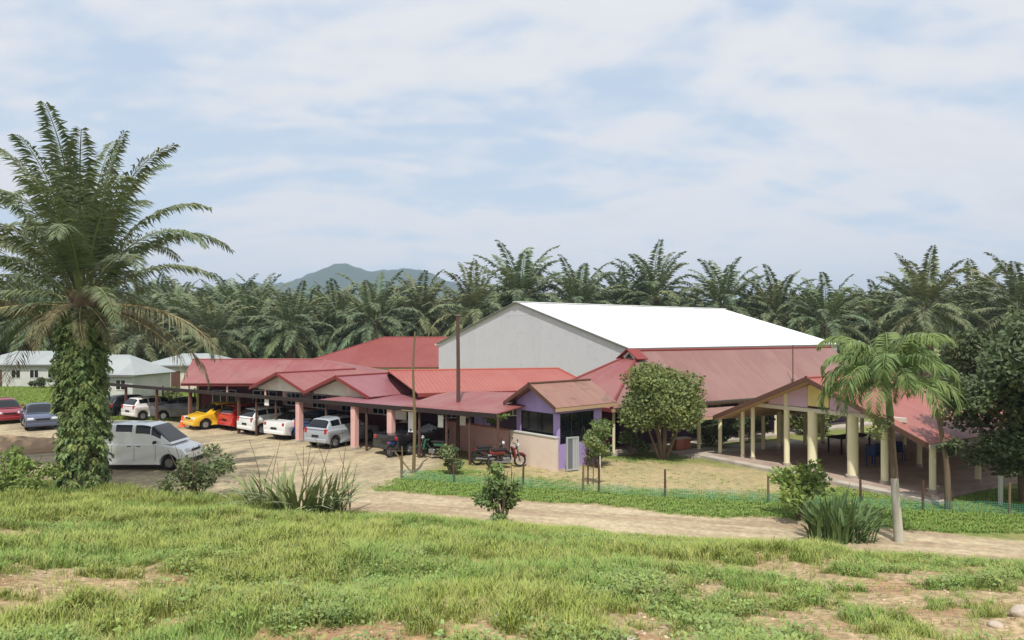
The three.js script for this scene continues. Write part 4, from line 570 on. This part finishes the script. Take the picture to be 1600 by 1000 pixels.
// plantation palms
{
  const protos = [5.2, 6.4, 7.6, 8.8].map((th, n) => {
    const m = new Mesher(), fr = (el, cu, az, s) => { const sub = new Mesher(); frond(sub, 6.5 * s, el, cu, 40, 1.05, 0.21, 0.75); const ca = Math.cos(az), sa = Math.sin(az), kk = hue(0.22); for (let q = 0; q < sub.p.length; q += 3) { const X = sub.p[q] + 0.25, Y = sub.p[q + 1], Z = sub.p[q + 2]; m.p.push(X * ca + Z * sa, Y + th, -X * sa + Z * ca); m.c.push(sub.c[q] * kk[0], sub.c[q + 1] * kk[1], sub.c[q + 2] * kk[2]); } };
    for (let i = 0; i < 40; i++) { const t = i / 39; fr(mix(1.42, -0.85, Math.pow(t, 1.05)) + rr(-0.1, 0.1), rr(0.9, 1.5) * (t < 0.3 ? 0.75 : t < 0.7 ? 1 : 0.8), i * 2.39996, rr(0.85, 1.08)); }
    const t = thing('plantation_palm', 'oil palm standing in the plantation behind the buildings', 'palm tree', 0, 0, 0, 0, 'oil palms of the plantation');
    part('trunk', palmTrunk(th, 0.55, 0.45, 0.4), barkMat, t); part('crown', m.geo(), n % 2 ? LM.palmFar : LM.palmOlive, t); return t;
  });
  const spots = []; // [x, d, proto, scale, ground]
  for (const [px, d, k, s] of [[815, 92, 3, 1.15], [905, 93, 3, 1.06], [1030, 96, 3, 1.1], [1130, 92, 3, 1.13], [960, 104, 1, 1], [1085, 106, 2, 0.9], [1210, 90, 2, 0.92], [1290, 86, 1, 0.95], [1370, 92, 2, 0.86], [1450, 82, 2, 1.06], [1530, 88, 2, 0.98], [1590, 80, 2, 1.08], [740, 88, 2, 0.96], [660, 92, 2, 0.92], [590, 88, 1, 0.94], [520, 90, 1, 0.88], [450, 86, 1, 0.9], [390, 92, 1, 0.9], [335, 82, 0, 0.86], [275, 90, 1, 0.9], [215, 86, 0, 0.95], [140, 92, 1, 0.9], [60, 90, 1, 0.95], [-20, 94, 1, 0.95], [1660, 86, 2, 1], [1730, 92, 2, 1]]) spots.push([(px - 800) * d / 1100, d, k, s * (px < 760 ? 1.12 : 1.07), 0]);
  for (let row = 0; row < 4; row++) for (let i = 0; i < 25; i++) { const d = 99 + row * 10 + rr(-2, 2), px = -60 + i * 73 + (row % 2) * 36 + rr(-12, 12); spots.push([(px - 800) * d / 1100, d, 1 + Math.floor(R() * 2) + (px > 700 && R() > 0.4 ? 1 : 0), px < 700 ? rr(0.94, 1.1) : rr(0.86, 1.0), 0]); }
  for (let i = 0; i < 12; i++) { const x = -112 + i * 7.4 + rr(-2, 2), d = 142 + rr(-6, 6); spots.push([x, d, Math.floor(R() * 2), 0.9, Math.max(0, 9 * Math.exp(-(((x + 74) / 34) ** 2)) - 2)]); }
  const fresh = new Set();
  for (const [x, d, k, s, h] of spots) { const p = fresh.has(k) ? copyOf(protos[k]) : (fresh.add(k), protos[k]); const sx = 800 + 1100 * x / d; p.userData.label = d > 135 ? 'oil palm on the low wooded rise behind the plantation' : d > 97 ? 'oil palm deep in the plantation, overtopping the front row' : sx > 760 && sx < 1180 ? 'tall oil palm rising right behind the white hall roof' : sx >= 1180 ? 'front row oil palm between the white hall and the dark leafy tree' : sx > 380 ? 'front row oil palm behind the red and pink roofed blocks' : 'front row oil palm behind the pale houses'; p.position.copy(V(x, h, d)); p.rotation.set(0, R() * 6.28, rr(-0.09, 0.09)); const q = s * rr(0.92, 1.07); p.scale.set(q, q * rr(0.9, 1.08), q); }
  // undergrowth below the plantation
  const m = new Mesher(); for (let i = 0; i < 40; i++) { const a = v3(rr(-0.9, 0.9), rr(0, 1.3), rr(-0.9, 0.9)), q = () => v3(rr(-0.35, 0.35), rr(-0.2, 0.35), rr(-0.35, 0.35)); m.tri(a, a.clone().add(q()), a.clone().add(q()), hue(0.3)); }
  const im = new THREE.InstancedMesh(m.geo(), LM.tree, 900), M4 = new THREE.Matrix4(), Q = new THREE.Quaternion(), up = v3(0, 1, 0);
  for (let i = 0; i < 900; i++) { const d = rr(88, 112), x = rr(-0.85, 0.85) * d; im.setMatrixAt(i, M4.compose(V(x, 0, d), Q.setFromAxisAngle(up, R() * 6), v3(1.5, rr(0.8, 2.2), 1.5))); }
  im.name = 'undergrowth'; im.castShadow = im.receiveShadow = true; scene.add(im); tag(im, 'dark leafy undergrowth below the plantation palms', 'undergrowth', null, 'stuff');
}
console.log('palms');
// leafy crowns: leaves scattered through clumps
function leafCrown(clumps, n, size, center) { // clumps: [x,y,z,r]
  const m = new Mesher(); const vol = clumps.map(c => c[3] ** 2.2), tot = vol.reduce((a, b) => a + b, 0);
  clumps.forEach((c, ci) => { const k = Math.round(n * vol[ci] / tot), tint = hue(0.16); for (let i = 0; i < k; i++) {
    const u = R() * 2 - 1, a = R() * 6.283, q = Math.sqrt(1 - u * u), r = c[3] * Math.pow(R(), 0.42) * (1 + 0.25 * (R() - 0.5)), p = v3(c[0] + q * Math.cos(a) * r, c[1] + u * r * 0.8, c[2] + q * Math.sin(a) * r);
    const s = size * rr(0.65, 1.3), ax = v3(rr(-1, 1), rr(-0.5, 0.7), rr(-1, 1)).normalize(), sd = v3(rr(-1, 1), rr(-0.4, 0.4), rr(-1, 1)).cross(ax).normalize(), t = hue(0.24).map((v, j) => v * tint[j]); const tip = p.clone().addScaledVector(ax, s), l = p.clone().addScaledVector(ax, s * 0.45).addScaledVector(sd, s * 0.3), rg = p.clone().addScaledVector(ax, s * 0.45).addScaledVector(sd, -s * 0.3); l.y -= s * 0.08; rg.y -= s * 0.08;
    m.tri(p, l, tip, t); m.tri(p, tip, rg, t); } });
  return m.geo();
}
function clumpSet(n, cx, cy, cz, rx, ry, rz, r0, r1) { const o = []; for (let i = 0; i < n; i++) { const u = R() * 2 - 1, a = R() * 6.283, q = Math.sqrt(1 - u * u), r = Math.pow(R(), 0.5); o.push([cx + q * Math.cos(a) * rx * r, cy + u * ry * r, cz + q * Math.sin(a) * rz * r, rr(r0, r1)]); } return o; }
function tree(name, label, x, d, base, limbs, clumps, n, size, m, cat = 'tree', bark = barkMat) {
  const t = thing(name, label, cat, x, d, base); limbs.forEach(([pts, a, b], i) => part(i ? 'limb' : 'trunk', tube(pts.map(p => v3(...p)), a, b, 8, 7), bark, t)); part('crown', leafCrown(clumps, n, size), m, t); return t;
}
{
  const cl = [...clumpSet(56, 0, 2.75, 0, 1.55, 1.35, 1.45, 0.55, 0.8), ...clumpSet(22, 0, 2.0, 0, 1.7, 0.55, 1.6, 0.5, 0.7), [0, 2.7, 0, 1.3]];
  tree('round_tree', 'round bushy tree with several pale stems on the lawn', 6.75, 31.8, 0, [[[[0, 0, 0], [-0.1, 0.9, 0], [-0.5, 2.2, 0.1], [-0.9, 3.1, 0.2]], 0.13, 0.05], [[[0.1, 0, 0], [0.15, 1.2, 0], [0.1, 2.4, -0.1], [0, 3.6, 0]], 0.12, 0.05], [[[0.2, 0, 0.05], [0.6, 1.0, 0], [1.0, 2.2, 0.1], [1.2, 3.0, 0]], 0.09, 0.04], [[[-0.1, 0, 0.1], [-0.45, 0.9, 0.2], [-0.9, 2, 0.5]], 0.07, 0.03]], cl, 26000, 0.17, LM.tree);
  const c2 = clumpSet(80, 0, 3.75, 0, 3.0, 2.95, 2.8, 0.5, 0.95);
  tree('dark_tree', 'dark dense leafy tree overhanging the pavilion corner', 17.35, 23.6, 0, [[[[0, -0.1, 0], [-0.1, 1.2, 0], [0, 2.6, 0], [0.1, 4.2, 0]], 0.32, 0.14], [[[0, 1.6, 0], [-0.9, 2.6, 0.3], [-1.9, 3.4, 0.4]], 0.14, 0.05], [[[0, 2, 0], [0.9, 3.2, -0.3], [1.8, 4.4, -0.5]], 0.14, 0.05]], c2, 34000, 0.19, LM.dark);
  tree('slender_tree', 'slender leaning tree before the dark leafy one', 14.0, 22.6, 0, [[[[0, 0, 0], [-0.05, 1.4, 0], [-0.3, 2.9, 0], [-0.75, 4.3, 0]], 0.11, 0.04], [[[-0.28, 2.8, 0], [0.3, 3.6, 0.1], [0.9, 4.1, 0]], 0.05, 0.02]], [...clumpSet(8, 0.5, 3.6, 0.3, 0.9, 0.8, 0.7, 0.3, 0.5), ...clumpSet(4, 0.1, 2.2, 0.1, 0.3, 0.6, 0.3, 0.15, 0.25)], 2400, 0.15, LM.dark);
  // feathery palm with white painted stem
  const t = thing('feather_palm', 'small feathery palm with whitewashed lower stem beside the track', 'palm tree', 10.55, 19.2, 0); t.rotation.z = 0.07;
  part('trunk', palmTrunk(1.75, 0.13, 0.1, 0.06), plaster([186, 182, 168], [150, 144, 126], 0.8), t, 'whitewashed lower stem'); part('upper_trunk', palmTrunk(1.7, 0.1, 0.09, 0.06).translate(0, 1.75, 0), barkMat, t); part('crownshaft', palmTrunk(1.1, 0.1, 0.06, 0.05).translate(0, 3.45, 0), std({ color: new THREE.Color().setRGB(0.16, 0.24, 0.07), roughness: 0.5 }), t);
  const fv = [[1.3, 2.0], [1.15, 2.8], [0.9, 2.9], [0.5, 2.4]].map(([e, c]) => frond(new Mesher(), 2.35, e, c, 56, 0.6, 0.06, 1.7, 2).geo());
  for (let i = 0; i < 26; i++) { const v = Math.min(3, Math.floor(i / 6)), f = part('frond', fv[v], LM.feather, t); f.position.set(0, 4.4 - v * 0.06, 0); f.rotation.y = i * 2.39996; f.scale.setScalar(rr(0.88, 1.06)); }
  const inf = part('seed_spray', leafCrown([[0, 0, 0, 0.3], [-0.2, -0.25, 0.1, 0.25]], 260, 0.1), LM.reed, t, 'pale drooping flower spray'); inf.position.set(-0.35, 3.3, 0.25);
}
// shrubs
function shrub(name, label, x, d, base, w, h, n, size, m, stems = 6) {
  const t = thing(name, label, 'shrub', x, d, base), st = []; for (let i = 0; i < stems; i++) { const a = i / stems * 6.28 + rr(-0.3, 0.3), q = rr(0.3, 0.85); st.push(tube([v3(0, -0.1, 0), v3(Math.cos(a) * w * 0.2, h * 0.4, Math.sin(a) * w * 0.2), v3(Math.cos(a) * w * 0.5 * q, h * rr(0.7, 0.95), Math.sin(a) * w * 0.5 * q)], 0.025, 0.008, 5, 5)); }
  part('stems', st, barkMat, t); part('leaves', leafCrown(clumpSet(Math.max(7, Math.round(n / 130)), 0, h * 0.52, 0, w * 0.46, h * 0.42, w * 0.4, Math.min(w, h) * 0.13, Math.min(w, h) * 0.24), n, size), m, t); return t;
}
shrub('shrub', 'greyish green straggly shrub in front of the white van nose', -10.7, 24.0, 0.15, 2.9, 1.75, 2400, 0.13, LM.shrub, 12);
shrub('shrub', 'narrow leafy bush standing at the edge of the track', -0.3, 20.5, 0.0, 1.3, 2.0, 1900, 0.13, LM.small, 12);
shrub('shrub', 'round pale green bush on the verge near the motorcycles', -2.4, 28.3, 0, 1.35, 1.15, 1100, 0.14, LM.shrub);
shrub('shrub', 'bright yellow green bush behind the sword leaved clump', 8.75, 21.4, 0, 1.9, 1.9, 1700, 0.16, LM.bright, 8);
shrub('shrub', 'young leafy tree behind the white marker post on the lawn', 3.6, 29.8, 0, 1.7, 2.2, 1300, 0.16, LM.small, 7);
shrub('shrub', 'dark green rounded bush beside the multi stemmed round tree', 5.55, 32.2, 0, 1.5, 1.3, 1200, 0.15, LM.dark);
shrub('shrub', 'dark leafy bush under the walkway roof', 9.9, 35.4, 0, 2.6, 1.6, 2000, 0.17, LM.dark); shrub('shrub', 'dark leafy bush behind the walkway columns', 12.6, 37.5, 0, 3.2, 1.9, 2200, 0.18, LM.dark);
shrub('shrub', 'dark hedge bush at the back of the pavilion', 16.6, 39.2, 0, 3.4, 2.2, 2200, 0.18, LM.tree); shrub('shrub', 'green hedge bush beyond the pavilion floor', 21.5, 38.5, 0, 4, 2.2, 2400, 0.2, LM.tree);
shrub('shrub', 'small bright bush behind the pink wall under the carport', -0.9, 35.1, 0, 1.6, 1.9, 900, 0.14, LM.bright);
shrub('shrub', 'vivid yellow green bush at the foot of the fern covered palm', -15.6, 22.0, 0.5, 2.4, 1.5, 2200, 0.13, LM.bright); shrub('shrub', 'bright low bush hugging the bank above the parked cars', -17.6, 22.9, 0.4, 2.4, 0.9, 1500, 0.13, LM.bright);
shrub('shrub', 'dark bush beside the pale house across the field', -47.5, 71, 0, 2.2, 1.5, 900, 0.22, LM.dark); shrub('shrub', 'olive bush below the eave of the nearer pale house', -27.2, 56, 0, 2.4, 1.7, 900, 0.2, LM.tree); shrub('shrub', 'weathered brown green bush beside the black hatchback', -27.8, 46.0, 0, 2.4, 1.1, 900, 0.17, LM.shrub);
// strap-leaved clumps: every leaf a part
function strapLeaf(h, lean, w, fold) { const m = new Mesher(), S = 5, k = hue(0.12); let pv = null; for (let i = 0; i <= S; i++) { const t = i / S, y = h * (t - lean * 0.35 * t * t * t), x = h * lean * t * t, ww = w * (i === S ? 0.05 : Math.sin(Math.PI * (0.2 + 0.72 * t))) / 2, cu = [v3(x, y, -ww), v3(x - fold * ww, y, 0), v3(x, y, ww)]; if (pv) for (let q = 0; q < 2; q++) { m.tri(pv[q], cu[q], cu[q + 1], k); m.tri(pv[q], cu[q + 1], pv[q + 1], k); } pv = cu; } return m.geo(); }
function strapClump(name, label, x, d, base, n, h, w, spread, lean, m) {
  const t = thing(name, label, 'plant', x, d, base), vs = [0, 1, 2, 3, 4].map(i => strapLeaf(h, lean * (0.35 + 0.35 * i), w, 0.5));
  for (let i = 0; i < n; i++) { const f = part('leaf', vs[i % 5], m, t); f.position.set(rr(-1, 1) * spread, -0.08, rr(-0.5, 0.5) * spread); f.rotation.y = Math.atan2(-f.position.z, f.position.x) + rr(-1.1, 1.1); f.scale.set(1, rr(0.55, 1.1), 1).multiplyScalar(rr(0.8, 1.05)); }
  return t;
}
strapClump('reed_clump', 'tall pale reed clump on the bank crest before the parked cars', -6.5, 21.2, 0.2, 180, 1.75, 0.1, 1.35, 0.6, LM.reed);
strapClump('sword_plant', 'dense clump of dark upright sword leaves beside the track', 9.0, 19.3, 0.0, 120, 1.5, 0.1, 0.78, 0.36, LM.sword);
{ // straggly stalks over the reeds
  const t = thing('tall_grass', 'thin dry stalks standing up among the pale reeds', 'grass', -6.2, 21.2, 0.2); for (let i = 0; i < 14; i++) { const x = rr(-1.4, 1.5), hh = rr(1.5, 2.4), l = rr(-0.5, 0.5); part('stalk', tube([v3(x, 0, rr(-0.2, 0.2)), v3(x + l * 0.3, hh * 0.6, 0), v3(x + l, hh, 0)], 0.016, 0.006, 5, 4), M.bamboo, t); }
  const s = thing('sapling', 'thin staked sapling by the lawn fence', 'sapling', 3.0, 26.4); part('stake', bar([-0.15, 0, 0], [-0.15, 1.3, 0], 0.03), M.brownWood, s); part('stake', bar([0.25, 0, 0], [0.25, 1.3, 0], 0.03), M.brownWood, s); part('stem', bar([0.05, 0, 0], [0.05, 1.6, 0], 0.02), barkMat, s); part('leaves', leafCrown(clumpSet(9, 0.05, 1.45, 0, 0.4, 0.3, 0.4, 0.16, 0.26), 420, 0.15), LM.tree, s);
}
// grass and weeds
function tuft(n, h, w, spread) { const m = new Mesher(); for (let i = 0; i < n; i++) { const a = R() * 6.283, b = R() * 6.283, x = Math.cos(b) * spread * R(), z = Math.sin(b) * spread * R(), hh = h * rr(0.55, 1.1), l = hh * rr(0.2, 0.85), ca = Math.cos(a), sa = Math.sin(a), ww = w / 2, k = hue(0.18), p0 = v3(x - sa * ww, 0, z + ca * ww), p1 = v3(x + sa * ww, 0, z - ca * ww), m0 = v3(x + ca * l * 0.4 - sa * ww * 0.8, hh * 0.65, z + sa * l * 0.4 + ca * ww * 0.8), m1 = v3(x + ca * l * 0.4 + sa * ww * 0.8, hh * 0.65, z + sa * l * 0.4 - ca * ww * 0.8), e = v3(x + ca * l, hh * 0.92, z + sa * l); m.tri(p0, p1, m1, k); m.tri(p0, m1, m0, k); m.tri(m0, m1, e, k); } return m.geo(); }
function weed(n, s, h) { const m = new Mesher(); for (let i = 0; i < n; i++) { const a = R() * 6.283, r = rr(0.02, 0.14), y = rr(0.3, 1) * h, c = v3(Math.cos(a) * r, y, Math.sin(a) * r), ax = v3(Math.cos(a), rr(-0.1, 0.5), Math.sin(a)).normalize(), sd = v3(-Math.sin(a), rr(-0.4, 0.4), Math.cos(a)), q = s * rr(0.7, 1.2), k = hue(0.2), tip = c.clone().addScaledVector(ax, q), l = c.clone().addScaledVector(ax, q * 0.5).addScaledVector(sd, q * 0.34), g = c.clone().addScaledVector(ax, q * 0.5).addScaledVector(sd, -q * 0.34); m.tri(c, l, tip, k); m.tri(c, tip, g, k); } return m.geo(); }
const grassMat = leafSolid(0.24, 0.305, 0.074), weedMat = leafSolid(0.185, 0.25, 0.07);
function scatter(name, label, cat, geo, m, list) { const im = new THREE.InstancedMesh(geo, m, list.length), M4 = new THREE.Matrix4(), Q = new THREE.Quaternion(), E = new THREE.Euler(), c = new THREE.Color(); list.forEach(([x, h, d, s, sy, col], i) => { im.setMatrixAt(i, M4.compose(V(x, h, d), Q.setFromEuler(E.set(rr(-0.12, 0.12), R() * 6.28, rr(-0.12, 0.12))), v3(s, s * sy, s))); im.setColorAt(i, c.setRGB(...col)); }); im.name = numbered(name); im.castShadow = im.receiveShadow = true; scene.add(im); tag(im, label, cat, null, 'stuff'); return im; }
const DRY = [1.45, 1.15, 1.5], GRN = [0.82, 1.0, 0.85], YEL = [1.1, 1.05, 0.85];
{
  const A = [[], []], B = [], Cc = [];
  for (let i = 0; i < 190000; i++) {
    const d = 4.6 + 20.8 * Math.pow(R(), 0.95), x = rr(-0.77, 0.77) * (d + 0.8); if (d > footOf(x) + 0.2) continue;
    const b = bare(x, d); if (R() < b * 0.9) continue; const n = fbm(x * 0.55 + 9, d * 0.55 + 2, 3), crest = sst(3.5, 0, footOf(x) - d);
    let col = mix3(GRN, YEL, sst(0.35, 0.65, n)); col = mix3(col, DRY, R() < 0.24 + b * 0.6 ? 0.85 : 0); const k = rr(0.85, 1.15);
    A[R() < 0.5 ? 0 : 1].push([x, Math.max(0, bankH(x, d)) - 0.02, d, rr(0.7, 1.25) * (1 - b * 0.45) * mix(0.75, 1.35, n) * mix(0.48, 0.75, sst(5, 15, d)), rr(0.7, 1.2) * (1 + crest * (x < -7 ? 0.9 : -0.35)), col.map(v => v * k)]);
  }
  for (let i = 0; i < 15000; i++) { const d = rr(5, 24.5), x = rr(-0.8, 0.8) * (d + 1); if (d > footOf(x) || R() < bare(x, d)) continue; const patchy = fbm(x * 0.4 + 70, d * 0.4 + 5, 3) + 0.22 * Math.exp(-(((x + 3.2) / 3.5) ** 2) - (((d - 13.5) / 4.5) ** 2)); if (R() > sst(0.5, 0.68, patchy) + 0.04) continue; const k = rr(0.8, 1.25); B.push([x, bankH(x, d) - 0.01, d, rr(0.7, 1.3), rr(0.8, 1.7), [k, k, k * rr(0.8, 1.1)]]); }
  scatter('bank_grass', 'rough green and yellow grass growing on the bank', 'grass', tuft(9, 0.2, 0.014, 0.09), grassMat, A[0]); scatter('bank_grass', 'longer loose grass tussocks spread over the bank', 'grass', tuft(8, 0.3, 0.014, 0.13), grassMat, A[1]);
  scatter('broadleaf_weeds', 'low broad leaved weeds carpeting the bank', 'weeds', weed(26, 0.042, 0.11), weedMat, B);
  for (let i = 0; i < 60000; i++) { // verge, lawn and field turf
    const far = R() < 0.3, d = far ? rr(44, 74) : rr(20, 34), x = far ? rr(-0.8, -0.3) * d : rr(-6, 0.8 * d); const [tr, yd, lw] = flatCover(x, d); if (R() < tr * 1.02 || R() < yd * 1.02 || R() < lw * 0.96 || (!far && d < footOf(x))) continue; if (!far && d > 27.5 - 0.1 * x && x > 8.5 - (d - 27) * 0.4) continue; if (!far && d > 32.3) continue; if (!far && x < 0.3 && d > 29.2) continue;
    const near = d < fenceD(x), k = rr(0.85, 1.15); Cc.push([x, 0, d, far ? 1.5 : rr(0.6, 0.95), far ? 1.2 : near ? 0.75 : 0.45, mix3(GRN, YEL, R() * 0.5 + (far ? 0.4 : 0)).map(v => v * k)]);
  }
  scatter('verge_grass', 'short green turf on the verge, lawn and far field', 'grass', tuft(9, 0.16, 0.02, 0.12), leafSolid(0.21, 0.28, 0.065), Cc);
  // stones and rubble on bare soil
  const rockG = n => { const g = mergeVertices(new THREE.IcosahedronGeometry(1, 2).deleteAttribute('normal').deleteAttribute('uv')), p = g.attributes.position; for (let i = 0; i < p.count; i++) { const q = v3(p.getX(i), p.getY(i), p.getZ(i)), k = 0.65 + 0.6 * fbm(q.x * 1.6 + n * 7 + 9, q.y * 1.6 + q.z * 2.1 + 5, 3); p.setXYZ(i, q.x * k, q.y * k * 0.55, q.z * k); } g.computeVertexNormals(); const uv = new Float32Array(p.count * 2); for (let i = 0; i < p.count; i++) { uv[2 * i] = p.getX(i); uv[2 * i + 1] = p.getZ(i) + p.getY(i); } g.setAttribute('uv', new THREE.BufferAttribute(uv, 2)); return g; };
  const rg = [1, 2, 3].map(rockG);
  [[2.55, 6.3, 0.13, 'pale stone lying in the bank soil near the bare patch'], [3.0, 6.4, 0.08, 'smaller pale stone beside the first one on the bank'], [5.6, 7.7, 0.15, 'broad flat pale rock half sunk in the bare soil'], [5.15, 7.5, 0.08, 'stone touching the broad flat rock'], [1.0, 6.1, 0.12, 'low pale stone lying among grass'], [-0.1, 6.5, 0.08, 'little pale stone amid dry grass'], [4.6, 10.2, 0.09, 'small stone on the upper bare patch'], [3.2, 10.9, 0.1, 'small pale stone by green weeds'], [-4.2, 8.6, 0.1, 'small reddish stone on the worn patch']].forEach(([x, d, s, l], i) => { const o = part(numbered('rock'), rg[i % 3], M.rock, scene); o.position.copy(V(x, bankH(x, d) + s * 0.12, d)); o.scale.setScalar(s); o.rotation.y = R() * 6; tag(o, l, 'rock'); });
  const peb = []; for (let i = 0; i < 5000; i++) { const d = rr(5, 20), x = rr(-0.8, 0.8) * d; if (d > footOf(x) || R() > bare(x, d) * 0.9 + 0.02) continue; const k = rr(0.7, 1.2); peb.push([x, bankH(x, d), d, rr(0.006, 0.022), 0.7, [k, k * 0.97, k * 0.92]]); }
  scatter('pebbles', 'loose pebbles and crumbs of soil on bare patches', 'pebbles', new THREE.IcosahedronGeometry(1, 0), std({ color: rgb(196, 178, 152), roughness: 1 }), peb);
  // soil heap at the left edge of the yard
  const hg = new THREE.SphereGeometry(1, 28, 12, 0, Math.PI * 2, 0, Math.PI / 2), hp = hg.attributes.position; for (let i = 0; i < hp.count; i++) { const x = hp.getX(i), y = hp.getY(i), z = hp.getZ(i), k = 0.8 + 0.5 * fbm(x * 2 + 5, z * 2 + y + 8, 4); hp.setXYZ(i, x * 3.4 * k, y * 0.5 * k * (0.6 + 0.9 * fbm(x * 5 + 2, z * 5 + 1, 3)) - 0.04, z * 1.6 * k); } hg.computeVertexNormals(); const sh = structure('soil_mound', hg, std({ map: (() => { const q = dtex(256, 256, (i, j) => mix3([128, 104, 80], [176, 152, 122], tileN(i, j, 256, 9, 5)), true); q.repeat.set(5, 2); return q; })(), bumpMap: fineBump, bumpScale: 0.05, roughness: 1 }), 'low heap of brown soil at the yard edge'); sh.position.copy(V(-24.4, 0, 34.6));
}
console.log('done');
renderer.render(scene, camera);
